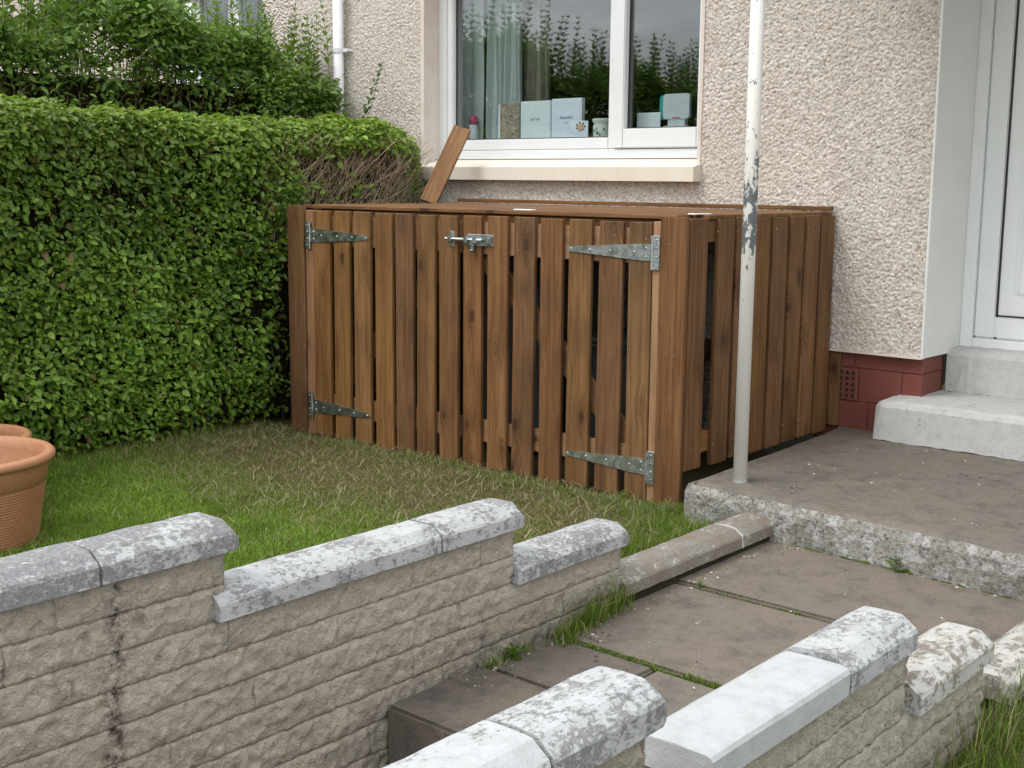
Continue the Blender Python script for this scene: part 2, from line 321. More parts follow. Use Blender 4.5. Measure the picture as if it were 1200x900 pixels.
class MB:
    def __init__(s): s.bm = bmesh.new()
    def box(s, x0, x1, y0, y1, z0, z1, bev=0, seg=1):
        r = bmesh.ops.create_cube(s.bm, size=1); vs = r['verts']
        for v in vs: v.co = Vector((x0+(v.co.x+.5)*(x1-x0), y0+(v.co.y+.5)*(y1-y0), z0+(v.co.z+.5)*(z1-z0)))
        if bev:
            es = list({e for v in vs for e in v.link_edges}); bmesh.ops.bevel(s.bm, geom=es, offset=bev, segments=seg, affect='EDGES', clamp_overlap=True)
        return s
    def cyl(s, p, q, r0, r1=None, n=12, cap=True):
        r1 = r0 if r1 is None else r1; p = Vector(p); q = Vector(q); ax = (q-p); L = ax.length
        rr = bmesh.ops.create_cone(s.bm, cap_ends=cap, segments=n, radius1=r0, radius2=r1, depth=L)
        m = Matrix.Translation((p+q)/2) @ ax.to_track_quat('Z', 'Y').to_matrix().to_4x4(); bmesh.ops.transform(s.bm, matrix=m, verts=rr['verts']); return s
    def lathe(s, prof, n=40, c=(0, 0, 0)):
        rings = []
        for r, z in prof: rings.append([s.bm.verts.new((c[0]+r*math.cos(2*math.pi*i/n), c[1]+r*math.sin(2*math.pi*i/n), c[2]+z)) for i in range(n)])
        for a, b in zip(rings, rings[1:]):
            for i in range(n): s.bm.faces.new((a[i], a[(i+1) % n], b[(i+1) % n], b[i]))
        return s
    def prism(s, pts, ax, a, b):
        def P(u, v, w):
            return {'x': (w, u, v), 'y': (u, w, v), 'z': (u, v, w)}[ax]
        A = [s.bm.verts.new(P(u, v, a)) for u, v in pts]; B = [s.bm.verts.new(P(u, v, b)) for u, v in pts]; n = len(pts)
        s.bm.faces.new(A); s.bm.faces.new(B[::-1])
        for i in range(n): s.bm.faces.new((A[i], B[i], B[(i+1) % n], A[(i+1) % n]))
        bmesh.ops.recalc_face_normals(s.bm, faces=s.bm.faces[:]); return s
    def jitter(s, a, sd=0):
        r = random.Random(sd)
        for v in s.bm.verts: v.co += Vector((r.uniform(-a, a), r.uniform(-a, a), r.uniform(-a, a)))
        return s
    def mesh(s, name):
        bmesh.ops.recalc_face_normals(s.bm, faces=s.bm.faces[:]); me = bpy.data.meshes.new(name); s.bm.to_mesh(me); s.bm.free(); return me
    def build(s, name, mat, parent=None, loc=None, rot=None, smooth=False):
        return link(name, s.mesh(name), mat, parent, loc, rot, smooth)

def vnoise2(nx, ny, cell, seed, octs=4, gain=.55):
    """tileless value noise on an nx x ny grid; cell = feature size in samples"""
    r = np.random.default_rng(seed); out = np.zeros((nx, ny)); amp = 1; tot = 0
    for o in range(octs):
        c = max(cell/2**o, 1.01); gx, gy = int(nx/c)+3, int(ny/c)+3; t = r.random((gx, gy))
        X = np.arange(nx)/c; Y = np.arange(ny)/c; xi = X.astype(int); yi = Y.astype(int); fx = X-xi; fy = Y-yi
        fx = fx*fx*(3-2*fx); fy = fy*fy*(3-2*fy); fx = fx[:, None]; fy = fy[None]
        v = t[np.ix_(xi, yi)]*(1-fx)*(1-fy)+t[np.ix_(xi+1, yi)]*fx*(1-fy)+t[np.ix_(xi, yi+1)]*(1-fx)*fy+t[np.ix_(xi+1, yi+1)]*fx*fy
        out += amp*(v-.5); tot += amp; amp *= gain
    return out/tot

# ================================================================== GROUND
def grid_sheet(name, x0, x1, y0, y1, step, zfun, mat, kind='structure'):
    xs = np.linspace(x0, x1, max(2, int((x1-x0)/step)+1)); ys = np.linspace(y0, y1, max(2, int((y1-y0)/step)+1))
    X, Y = np.meshgrid(xs, ys, indexing='ij'); Z = zfun(X, Y); V = np.stack([X, Y, Z], -1).reshape(-1, 3)
    nx, ny = len(xs), len(ys); i = np.arange((nx-1)*(ny-1)); a = (i//(ny-1))*ny+i % (ny-1)
    F = np.stack([a, a+ny, a+ny+1, a+1], 1); o = link(name, np_mesh(name, V, F), mat, smooth=True); o['kind'] = kind; return o
grid_sheet('ground', -150, 150, -150, 150, 50, lambda X, Y: X*0-.32, 'soil')
def lawn_z(X, Y):
    return -.035 + .008*np.sin(X*2.3+1)*np.cos(Y*1.9) + .006*np.sin(X*5.1)*np.sin(Y*4.3+.5)
TH = R_(1.76)
def wallx(y): return -2.304-(y-3.173)*math.tan(TH)       # right edge of the left wall's coping
def rwallx(y): return -1.05-(y-2.2)*math.tan(TH)
grid_sheet('lawn', -5.95, -2.40, -1.0, 5.58, .06, lambda X, Y: np.where(Y > 4.3, -.05, lawn_z(X, Y)), 'lawn')
def right_z(X, Y): return -.03+.01*np.sin(X*3)*np.cos(Y*2.6)-np.clip((1.6-Y)*.12, 0, .2)
grid_sheet('side_lawn', -1.16, 4.0, -1.0, 4.05, .08, right_z, 'lawn')
nb = grid_sheet('neighbour_ground', -14, -6.0, -1, 5.58, 1.0, lambda X, Y: X*0-.04, 'lawn')

# ---- path
path = MB().box(-2.36, -1.10, 2.48, 4.15, -.30, -.085).build('path', 'soil'); path['kind'] = 'structure'
def slab(x0, x1, y0, y1, z, mat, name='paving_slab', dx=.0, seed=0, h=.05):
    b = MB().box(x0, x1, y0, y1, z-h, z, .008, 2)
    for v in b.bm.verts: v.co.x += -(v.co.y-3.173)*math.tan(TH)
    b.jitter(.0018, seed); return b.build(name, mat, path)
slab(-2.325, -1.72, 2.105, 2.47, -.032, 'paving_dark', seed=1, h=.24); slab(-1.712, -1.16, 2.10, 2.47, -.036, 'paving', seed=2, h=.24)
slab(-2.325, -1.95, 2.477, 2.79, -.034, 'paving_dark', seed=3); slab(-1.943, -1.16, 2.477, 2.785, -.037, 'paving', seed=4)
slab(-2.328, -1.16, 2.805, 3.455, -.033, 'paving', seed=5)
slab(-2.33, -1.16, 3.467, 4.17, -.024, 'paving', seed=6)
lp = MB().box(-2.30, -1.10, -1.2, 2.085, -.29, -.20, .004).build('lower_path', 'paving_dark'); lp['kind'] = 'structure'

# ---- porch slab
def porch():
    b = MB()
    top = [(-2.745, 4.125), (-1.4, 4.045), (.9, 3.95), (.9, 5.64), (-2.87, 5.64)]
    # subdivided outline for a worn edge
    rr = random.Random(3); pts = []
    for i, (p, q) in enumerate(zip(top, top[1:]+top[:1])):
        n = 40 if i < 2 else 12
        for k in range(n):
            t = k/n; j = .004 if i < 2 else .002
            pts.append((p[0]+(q[0]-p[0])*t+rr.uniform(-j, j), p[1]+(q[1]-p[1])*t+rr.uniform(-j, j)))
    c = np.mean(pts, 0)
    def ring(off, z, jz=0):
        out = []
        for i, (x, y) in enumerate(pts):
            a = pts[i-1]; d = pts[(i+1) % len(pts)]; t = Vector((d[0]-a[0], d[1]-a[1])).normalized(); n = Vector((t.y, -t.x))
            out.append(b.bm.verts.new((x-n.x*off, y-n.y*off, z+rr.uniform(-jz, jz))))
        return out
    R0 = ring(0, -.12); R1 = ring(-.002, .09, .006); R2 = ring(.012, .123, .004); R3 = ring(.04, .135, .0008); n = len(pts)
    for A, B in ((R0, R1), (R1, R2), (R2, R3)):
        for i in range(n): b.bm.faces.new((A[i], A[(i+1) % n], B[(i+1) % n], B[i]))
    f = b.bm.faces.new(R3)
    me = b.mesh('porch_slab'); me.materials.append(M['agg']); me.materials.append(M['porch'])
    for p in me.polygons: p.material_index = 1 if p.normal.z > .8 else 0
    o = link('porch_slab', me, None, smooth=False); o['kind'] = 'structure'
porch()

# ================================================================== HOUSE
house = empty('house', (-4.0, 5.8, 0)); tag(house, 'beige roughcast house wall with white window, door recess and red plinth', 'house')
HL = Vector((-4.0, 5.8, 0))
def hb(b, name, mat, parent=None, smooth=False):
    """build in world coords, parent to the house (empty has translation only)"""
    for v in b.bm.verts:
        v.co -= HL
    return b.build(name, mat, parent or house, smooth=smooth)
def sub(b, name, mat, parent, smooth=False):
    for v in b.bm.verts: v.co -= HL
    return b.build(name, mat, parent, smooth=smooth)
WX0, WX1, WZ0, WZ1 = -5.713, -3.715, 1.36, 2.58
def roughcast():
    st = .0043
    def seg(a, b): return np.linspace(a, b, int(round((b-a)/st))+1)
    sx = [seg(-6.95, WX0), seg(WX0, WX1)[1:], seg(WX1, -2.452)[1:]]; sz = [seg(.512, WZ0), seg(WZ0, WZ1)[1:], seg(WZ1, 2.62)[1:]]
    xs = np.concatenate(sx); zs = np.concatenate(sz); nx, nz = len(xs), len(zs)
    H = np.zeros((nx, nz), np.float32); r = np.random.default_rng(11)
    n = int((xs[-1]-xs[0])*(zs[-1]-zs[0])/.00007)
    cx = r.random(n)*(nx-1); cz = r.random(n)*(nz-1); rad = r.uniform(.0045, .0078, n)/st; hh = r.uniform(.0024, .0048, n); an = r.random(n)*np.pi; el = r.uniform(.6, 1, n)
    base = r.uniform(0, .0025, n)
    for i in range(n):
        R = rad[i]; x0 = max(0, int(cx[i]-R)); x1 = min(nx, int(cx[i]+R)+2); z0 = max(0, int(cz[i]-R)); z1 = min(nz, int(cz[i]+R)+2)
        X = np.arange(x0, x1)[:, None]-cx[i]; Z = np.arange(z0, z1)[None]-cz[i]; c, s = math.cos(an[i]), math.sin(an[i])
        u = (X*c+Z*s)/R; v = (-X*s+Z*c)/(R*el[i]); d = 1-u*u-v*v
        h = np.where(d > 0, base[i]+hh[i]*np.sqrt(np.maximum(d, 0)), 0); np.maximum(H[x0:x1, z0:z1], h, out=H[x0:x1, z0:z1])
    H += .006*vnoise2(nx, nz, 60, 5)
    X, Z = np.meshgrid(xs, zs, indexing='ij'); V = np.stack([X, 5.604-H, Z], -1).reshape(-1, 3)-np.array(HL)
    i = np.arange((nx-1)*(nz-1)); ix = i//(nz-1); iz = i % (nz-1); mx = (xs[ix]+xs[ix+1])/2; mz = (zs[iz]+zs[iz+1])/2
    keep = ~((mx > WX0) & (mx < WX1) & (mz > WZ0) & (mz < WZ1)); ix = ix[keep]; iz = iz[keep]; a = ix*nz+iz
    F = np.stack([a, a+nz, a+nz+1, a+1], 1)
    o = link('roughcast_wall', np_mesh('roughcast_wall', V, F), 'roughcast', house, smooth=True)
roughcast()
# neighbour half and the parts out of frame
hb(MB().box(-14, -8.52, 5.6, 5.8, -.1, 2.75).box(-8.52, -7.30, 5.6, 5.8, -.1, 1.45).box(-7.30, -6.95, 5.601, 5.8, -.1, 2.62).box(-8.52, -7.3, 5.6, 5.8, 2.62, 2.75).box(-14, -.9, 5.58, 5.9, 2.622, 3.3)
   .box(-6.95, -3.62, 5.612, 5.8, -.1, .511), 'neighbour_wall', 'roughcast_far')
hb(MB().box(-1.15, 2.5, 5.6, 6.1, .51, 2.75), 'far_wall', 'roughcast_far')
# slab backing behind the roughcast sheet
hb(MB().box(-6.95, WX0-.002, 5.612, 5.86, .512, 2.75).box(WX1+.002, -2.485, 5.612, 5.86, .512, 2.75).box(WX0-.002, WX1+.002, 5.612, 5.86, .512, WZ0).box(WX0-.002, WX1+.002, 5.612, 5.86, WZ1, 2.75), 'wall_core', 'room')
# reveals and corner beads
hb(MB().box(WX0-.03, WX0, 5.592, 5.80, WZ0, WZ1).box(WX1, WX1+.02, 5.594, 5.80, WZ0, WZ1).box(WX0, WX1, 5.594, 5.80, WZ1-.002, WZ1+.02), 'window_reveal', 'reveal')
hb(MB().box(-2.457, -2.446, 5.588, 6.03, .506, 2.75, .002), 'door_reveal', 'doorreveal')
hb(MB().box(-6.5, -2.452, 5.586, 5.622, .502, .5115), 'render_stop_bead', 'reveal')
# plinth of painted blocks
pl = hb(MB().box(-3.615, -2.475, 5.637, 5.9, .06, .5), 'plinth', 'red')
def pblock(x0, x1, z0, z1, rot=False):
    if not rot: sub(MB().box(x0+.003, x1-.003, 5.63, 5.66, z0+.002, z1-.002, .003), 'block', 'red', pl)
    else: sub(MB().box(-2.48, -2.468, x0+.003, x1-.003, z0+.003, z1-.003, .004), 'block', 'red', pl)
zc = [.12, .262, .425, .502]
for k, (z0, z1) in enumerate(zip(zc, zc[1:])):
    xs = [-3.5, -3.0, -2.887, -2.775, -2.557, -2.458] if k == 1 else [-3.5, -3.12, -2.72 if k == 0 else -2.8, -2.458]
    for a, b in zip(xs, xs[1:]):
        if k == 1 and abs(a+2.887) < .01: continue
        pblock(a, b, z0, z1)
    pblock(5.662, 5.874, z0, z1, True)
vent = MB().box(-2.884, -2.778, 5.622, 5.655, .265, .422, .003)
v_o = sub(vent, 'air_brick', 'red', pl)
hb_ = MB()
for i in range(3):
    for j in range(5):
        x = -2.862+i*.031; z = .288+j*.028; hb_.box(x-.007, x+.007, 5.619, 5.6225, z-.008, z+.008)
o = sub(hb_, 'vent_hole_shade', 'gasket', pl)  # black blocks on the brick face paint the shade inside its openings
# window sill
sl = MB(); sl.prism([(5.53, 1.303), (5.53, 1.376), (5.74, 1.43), (5.74, 1.303)], 'x', -5.74, -3.692)
win = hb(MB().box(-5.713, -5.650, 5.72, 5.79, 1.44, 2.58, .003).box(-3.772, -3.715, 5.72, 5.79, 1.44, 2.58, .003).box(-5.652, -3.77, 5.721, 5.79, 1.44, 1.476, .003).box(-5.652, -3.77, 5.721, 5.79, 2.53, 2.58, .003)
         .box(-4.362, -4.33, 5.772, 5.79, 1.474, 2.532, .003).box(-5.713, -3.715, 5.70, 5.73, 1.425, 1.4405, .002), 'window', 'upvc')
sub(sl, 'window_sill', 'sill', win)
def sash(x0, x1, z0, z1, w, y0, y1, name, wb):
    b = MB()
    for (a, c, d, e) in ((x0, x0+w, z0, z1), (x1-w, x1, z0, z1)): b.box(a, c, y0, y1, d, e, .006, 2)
    for (d, e) in ((z0, z0+wb), (z1-w, z1)): b.box(x0+w-.004, x1-w+.004, y0+.001, y1, d, e, .006, 2)
    s_ = sub(b, name, 'upvc', win)
    g = MB()
    for (a, c, d, e) in ((x0+w, x0+w+.007, z0+wb, z1-w), (x1-w-.007, x1-w, z0+wb, z1-w), (x0+w, x1-w, z0+wb, z0+wb+.006), (x0+w, x1-w, z1-w-.006, z1-w)): g.box(a, c, y1-.022, y1-.012, d, e)
    sub(g, 'gasket', 'gasket', win)
    p = MB().box(x0+w-.003, x1-w+.003, y1-.02, y1-.014, z0+wb-.003, z1-w+.003); sub(p, 'pane', 'glass', win)
sash(-5.652, -4.348, 1.476, 2.532, .05, 5.728, 5.78, 'fixed_sash', .066); sash(-4.346, -3.735, 1.48, 2.532, .067, 5.708, 5.77, 'opening_sash', .106)
# neighbour window
nw = hb(MB().box(-8.52, -7.3, 5.68, 5.74, 1.45, 1.55).box(-8.52, -8.43, 5.68, 5.74, 1.55, 2.62).box(-7.38, -7.3, 5.68, 5.74, 1.55, 2.62).box(-7.8, -7.68, 5.68, 5.74, 1.55, 2.62).box(-8.25, -8.15, 5.68, 5.74, 1.55, 2.62), 'window', 'upvc')
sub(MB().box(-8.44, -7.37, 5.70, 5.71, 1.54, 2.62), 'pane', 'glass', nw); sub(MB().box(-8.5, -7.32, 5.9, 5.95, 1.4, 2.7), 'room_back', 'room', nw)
# room behind the window
def room():
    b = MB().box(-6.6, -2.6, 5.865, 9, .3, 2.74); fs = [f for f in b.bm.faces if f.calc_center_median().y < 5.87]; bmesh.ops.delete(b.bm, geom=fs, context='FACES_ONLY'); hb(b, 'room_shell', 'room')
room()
hb(MB().box(-5.80, -3.66, 5.792, 6.02, 1.50, 1.54, .003), 'inner_sill', 'innersill')
# door in its recess
D = 6.02
door = hb(MB().box(-2.446, -2.39, D-.02, D+.05, .528, 2.62, .003).box(-2.3895, -1.2105, D-.019, D+.05, .53, .575, .003).box(-1.21, -1.15, D-.02, D+.05, .545, 2.62, .003), 'door', 'door_upvc')
sub(MB().box(-2.388, -2.286, D, D+.05, .577, 2.6, .008, 2).box(-2.286, -1.3, D, D+.05, .577, .688, .008, 2).box(-1.31, -1.212, D, D+.05, .577, 2.6, .008, 2), 'door_sash', 'door_upvc', door)
sub(MB().box(-2.288, -2.279, D+.002, D+.045, .682, 2.6).box(-2.28, -1.3, D+.002, D+.045, .684, .691), 'gasket', 'gasket', door)
pn = MB().box(-2.28, -1.3, D+.008, D+.05, .69, 2.6)
for (a, c, d, e) in ((-2.205, -2.185, .79, 1.58), (-1.42, -1.40, .79, 1.58), (-2.184, -1.421, .791, .81), (-2.184, -1.421, 1.56, 1.579)): pn.box(a, c, D-.002, D+.02, d, e, .006, 2)
sub(pn, 'door_panel', 'door_upvc', door)
hb(MB().box(-2.485, -.9, 6.06, 6.3, .3, 2.75), 'door_backing', 'room')
def worn_step(x0, x1, y0, y1, z0, z1, cut, seed):
    b = MB(); rr = random.Random(seed); n = 60; pr = [(y0, z0), (y0-.002, z1-.03), (y0+.008, z1-.008), (y0+.03, z1), (y1, z1+.004), (y1, z0)]; rings = []
    for i in range(n+1):
        t = i/n; x = x0+(x1-x0)*t; k = max(0, 1-(x-x0)/.05)**2*cut
        rings.append([b.bm.verts.new((x+rr.uniform(-.002, .002), (y + (k if j in (1, 2, 3) else k*.3) if j < 4 else y)+rr.uniform(-.0025, .0025), z-(k*.5 if j in (2, 3) else 0)+rr.uniform(-.0025, .0025))) for j, (y, z) in enumerate(pr)])
    for A, B in zip(rings, rings[1:]):
        for j in range(len(pr)): b.bm.faces.new((A[j], A[(j+1) % 6], B[(j+1) % 6], B[j]))
    b.bm.faces.new(rings[0]); b.bm.faces.new(rings[-1][::-1]); return b
hb(worn_step(-2.59, -.9, 5.42, 5.87, .138, .322, .03, 4), 'door_step', 'step')
hb(worn_step(-2.452, -1.15, 5.875, 6.0, .324, .53, .0, 5).box(-2.446, -1.15, 5.93, 6.05, .36, .532), 'threshold', 'step')
hb(MB().box(-2.86, -.55, 4.12, 5.575, 2.85, 2.97, .01), 'porch_canopy', 'doorreveal')
# downpipe
dp = MB().cyl((-6.45, 5.545, 0), (-6.45, 5.545, 2.75), .034, n=20)
dpo = sub(dp, 'downpipe', 'pipe', house, True)
sub(MB().cyl((-6.45, 5.545, 2.10), (-6.45, 5.545, 2.128), .039, n=20).box(-6.45, -6.372, 5.548, 5.562, 2.103, 2.125, .003).box(-6.52, -6.45, 5.548, 5.562, 2.103, 2.125, .003).cyl((-6.385, 5.55, 2.114), (-6.385, 5.6, 2.114), .008), 'pipe_clip', 'pipe', dpo)
# porch post
pp = empty('porch_post', (-2.583, 4.263, .135)); tag(pp, 'white metal porch post with flaking paint standing on the concrete porch slab', 'post')
MB().cyl((0, 0, -.002), (0, 0, 2.72), .027, n=28, cap=True).build('shaft', 'pole', pp, smooth=False)
for p in pp.children[0].data.polygons: p.use_smooth = abs(p.normal.z) < .5
MB().cyl((0, 0, 0), (0, 0, .006), .031, n=28).build('base_ring', 'agg', pp)

# ================================================================== BIN STORE
S0 = Vector((-2.904, 4.284, 0)); SA = R_(1.2)
store = empty('bin_store', S0, SA); tag(store, 'brown timber slatted bin store with two hinged doors against the house wall', 'bin store')
_pm = {}
def timber_mesh(L, w, t):
    k = (round(L, 3), round(w, 3), round(t, 3))
    if k not in _pm: _pm[k] = MB().box(-w/2, w/2, -t/2, t/2, -L/2, L/2, .0025).mesh('timber')
    return _pm[k]
def timber(name, L, w, t, loc, rot=(0, 0, 0), parent=store, mat='wood'):
    me = timber_mesh(L, w, t)
    if me.materials and me.materials[0] != M[mat]: me = me.copy(); me.materials.clear()
    return link(name, me, mat, parent, loc, rot)
def vplank(x0, x1, y, z0, z1, parent, t=.021, name='plank'):
    rr = random.Random(int(x0*1000)+77)
    return timber(name, z1-z0, x1-x0, t, ((x0+x1)/2, y, (z0+z1)/2), (rr.uniform(-.004, .004), rr.uniform(-.0035, .0035), rr.uniform(-.03, .03)), parent)
# door frames: ledges and brace are one mesh, planks, hinges and bolt hang on it
edges = [(-2.241, -2.118), (-2.087, -1.968), (-1.936, -1.818), (-1.784, -1.66), (-1.637, -1.52), (-1.493, -1.376), (-1.347, -1.226), (-1.192, -1.079), (-1.041, -.924), (-.888, -.768), (-.73, -.611), (-.576, -.455), (-.414, -.291), (-.258, -.146)]
def door_leaf(es, x0, x1, brace, label):
    d = empty('door'); d.parent = store; d['label'] = label
    for z0, z1 in ((.965, 1.11), (.09, .195)): timber('ledge', x1-x0, z1-z0, .0205, ((x0+x1)/2, .03275, (z0+z1)/2), (math.pi/2, math.pi/2, math.pi/2), d, 'rail')
    (ax, az), (bx, bz) = brace; L = math.hypot(bx-ax, bz-az); an = math.atan2(bx-ax, bz-az)
    timber('brace', L, .105, .021, ((ax+bx)/2, .0555, (az+bz)/2), (0, an, 0), d, 'rail')
    rr = random.Random(5)
    for a, c in es: vplank(a, c, .0105, -.03+rr.uniform(-.006, .008), 1.138+rr.uniform(-.003, .003), d)
    return d
dl = door_leaf(edges[:7], -2.238, -1.228, ((-1.32, .95), (-2.14, .2)), 'left door leaf of seven planks')
dr = door_leaf(edges[7:], -1.19, -.148, ((-1.10, .95), (-.27, .2)), 'right door leaf of seven planks carrying the bolt')
# posts and frame
vplank(-2.44, -2.314, .008, -.03, 1.162, store, name='corner_plank'); vplank(-.105, .022, .0105, -.06, 1.162, store, name='corner_plank')
timber('stile', 1.17, .060, .05, (-2.276, .031, .555), mat='rail'); timber('stile', 1.17, .038, .05, (-.1245, .031, .555), mat='rail'); timber('post', 1.19, .075, .075, (-2.38, .06, .565)); timber('post', 1.19, .06, .06, (-.07, .055, .565))
timber('post', 1.0, .07, .07, (-.05, 1.24, .66)); timber('post', 1.19, .07, .07, (-2.38, 1.24, .565))
FLAT = Matrix(((0, 0, 1), (1, 0, 0), (0, 1, 0))).to_euler(); H_ = (0, math.pi/2, 0); Dp = (math.pi/2, 0, 0)
timber('top_rail', 2.42, .045, .05, (-1.21, .088, 1.122), H_); timber('top_rail', 2.40, .07, .045, (-1.21, 1.255, 1.112), H_)
timber('back_rail', 2.40, .09, .03, (-1.21, 1.285, .45), H_)
timber('cross_rail', 1.13, .045, .045, (-1.2, .68, 1.125), Dp)
lid = empty('lid'); lid.parent = store
for i in range(9):
    timber('plank', 2.43 if i else 2.30, .128, .018, (-1.205, .105+i*.1385, 1.158), FLAT, lid)
timber('fillet', 2.42, .02, .03, (-1.205, 1.287, 1.182), H_)
# right side panel
sp = empty('side_panel'); sp.parent = store
for z0, z1 in ((1.055, 1.148), (.17, .26)): timber('rail', 1.22, .0415, z1-z0, (-.0215, .67, (z0+z1)/2), Dp, sp)
for i, (a, c) in enumerate([(.030, .165), (.243, .372), (.392, .527), (.548, .68), (.703, .838), (.858, .99), (1.008, 1.142), (1.160, 1.293)]):
    rr = random.Random(i); timber('plank', 1.04, c-a-.008, .021, (.0105, (a+c)/2, .632+rr.uniform(-.004, .004)), (rr.uniform(-.004, .004), rr.uniform(-.003, .003), math.pi/2+rr.uniform(-.025, .025)), sp)
sl_ = empty('side_panel'); sl_.parent = store
for z in (1.1, .165): timber('rail', 1.1, .04, .09, (-2.397, .68, z), Dp, sl_)
for i in range(8): timber('plank', 1.17, .125, .021, (-2.4295, .115+i*.152, .555), (0, 0, math.pi/2), sl_)
timber('back_foot', .36, .11, .03, (.012-.0, 1.337, .315), (0, 0, 0))
# small white pieces lying on the top rails
for (x, y, rz) in ((-.895, .075, .05), (-.035, .17, 1.35)):
    MB().box(-.05, .05, -.02, .02, 0, .006, .002).build('packer', 'tag', store, (x, y+.01, 1.1675), (0, 0, rz))
# hinges
def hinge(sx, xk, zc_, parent):
    """T hinge; sx = direction of the strap, xk = knuckle x, zc_ = height"""
    b = MB(); y = -.0035
    b.box(min(xk, xk-sx*.034), max(xk, xk-sx*.034), y-.001, y+.003, zc_-.07, zc_+.07, .001)
    b.cyl((xk, y-.003, zc_-.07), (xk, y-.003, zc_+.07), .0055, n=10)
    pts = [(xk, zc_-.034), (xk, zc_+.034), (xk+sx*.06, zc_+.034), (xk+sx*.425, zc_+.011), (xk+sx*.437, zc_+.006), (xk+sx*.44, zc_), (xk+sx*.437, zc_-.006), (xk+sx*.425, zc_-.011), (xk+sx*.06, zc_-.034)]
    b.prism(pts, 'y', y-.002, y+.002)
    for (u, w) in ((.03, .018), (.03, -.018), (.09, 0), (.21, 0), (.32, 0), (.42, 0)): b.cyl((xk+sx*u, y-.002, zc_+w), (xk+sx*u, y-.0055, zc_+w), .0055, .003, 10)
    for w in (-.052, -.018, .018, .052): b.cyl((xk-sx*.02, y-.001, zc_+w), (xk-sx*.02, y-.0045, zc_+w), .005, .003, 10)
    return b.build('hinge', 'galv', parent)
hinge(1, -2.262, 1.013, dl); hinge(1, -2.262, .122, dl); hinge(-1, -.139, 1.014, dr); hinge(-1, -.139, .118, dr)
def bolt():
    b = MB(); z = 1.03
    b.box(-1.165, -1.005, -.004, 0, z-.026, z+.026, .001)                       # back plate
    b.cyl((-1.290, -.014, z), (-1.06, -.014, z), .0085, n=14)                   # rod
    for x in (-1.205+.045, -1.105, -1.03): b.box(x-.011, x+.011, -.026, -.0035, z-.016, z+.016, .004, 2)
    b.box(-1.05, -1.008, -.02, -.0035, z-.02, z+.02, .005, 2)
    b.box(-1.128, -1.112, -.022, -.008, z-.05, z+.004, .004, 2); b.cyl((-1.12, -.015, z-.05), (-1.12, -.035, z-.05), .009, .007, 12)
    b.box(-1.275, -1.245, -.0045, 0, z-.036, z+.036, .001); b.box(-1.272, -1.248, -.027, -.004, z-.014, z+.014, .004, 2)
    for x, zz in ((-1.26, z+.027), (-1.26, z-.027), (-1.15, z+.02), (-1.15, z-.02), (-1.015, z+.022), (-1.015, z-.022)): b.cyl((x, -.004, zz), (x, -.0075, zz), .005, .003, 10)
    b.build('bolt', 'galv', dr)
bolt()
def nails():
    b = MB(); rr = random.Random(2)
    for a, c in edges:
        for z in (.12, .165, 1.0, 1.075):
            x = a+(c-a)*(.3 if z in (.12, 1.0) else .7)+rr.uniform(-.01, .01); zz = z+rr.uniform(-.008, .008); b.cyl((x, .001, zz), (x, -.0012, zz), .0032, .0026, 7)
    for x in (-2.39, -2.35, -.06, -.02):
        for z in (.2, .6, 1.05): b.cyl((x, .001, z), (x, -.0012, z), .0032, .0026, 7)
    for i in range(8):
        for z in (.2, 1.1):
            y = .1+i*.1546+rr.uniform(-.02, .02); b.cyl((.020, y, z), (.0222, y, z), .0032, .0026, 7)
    o = b.build('nail_heads', 'galv', store); o['kind'] = 'stuff'
nails()
# spare board leaning between the store and the sill
def lean():
    T = Vector((-5.258, 5.46, 1.60)); B = Vector((-5.279, 5.2, 1.172))
    ax = (T-B).normalized(); side = Vector((.75, .5, 0)); side = (side-ax*side.dot(ax)).normalized(); nn = ax.cross(side)
    m = Matrix((side, nn, ax)).transposed().to_4x4(); m.translation = (T+B)/2
    o = link('loose_board', MB().box(-.052, .052, -.0105, .0105, -(T-B).length/2, (T-B).length/2, .002).mesh('loose_board'), 'wood'); o.matrix_world = m
    tag(o, 'loose brown timber board propped on the bin store lid against the window', 'board')
lean()
# bins inside
def wheelie():
    x, y = -1.15, .62; c = store.matrix_basis
    e = empty('wheelie_bin', (S0.x-1.22, S0.y+.60, -.05), SA); tag(e, 'dark grey wheelie bin standing inside the timber bin store', 'bin')
    b = MB(); b.prism([(-.22, .06), (-.28, .98), (.28, .98), (.22, .06)], 'y', -.24, .24)
    b.box(-.29, .29, -.27, .27, .93, .985, .01); 
    for z in (.3, .4, .5, .6, .7): b.box(-.25, .25, -.2445, -.238, z, z+.006)
    b.build('body', 'bin', e)
    l = MB().box(-.295, .295, -.29, .3, .988, 1.01, .008).box(-.24, .24, -.24, .24, 1.01, 1.03, .012).build('lid', 'bin', e)
    for s in (-1, 1): MB().cyl((s*.2, .27, .1), (s*.25, .27, .1), .1, n=20).build('wheel', 'rubber', e)
    MB().cyl((-.25, .31, .96), (.25, .31, .96), .014, n=10).build('handle', 'bin', e)
wheelie()
def caddy():
    e = empty('recycling_box', (S0.x-.66, S0.y+.62, -.05), SA); tag(e, 'low grey recycling box standing beside the wheelie bin in the store', 'box')
    MB().prism([(-.19, .0), (-.21, .60), (.21, .60), (.19, 0)], 'y', -.22, .22).box(-.222, .222, -.235, .235, .575, .60, .006).build('body', 'bin', e)
    MB().box(-.228, .228, -.24, .24, .602, .63, .008).build('lid', 'bin', e)
caddy()

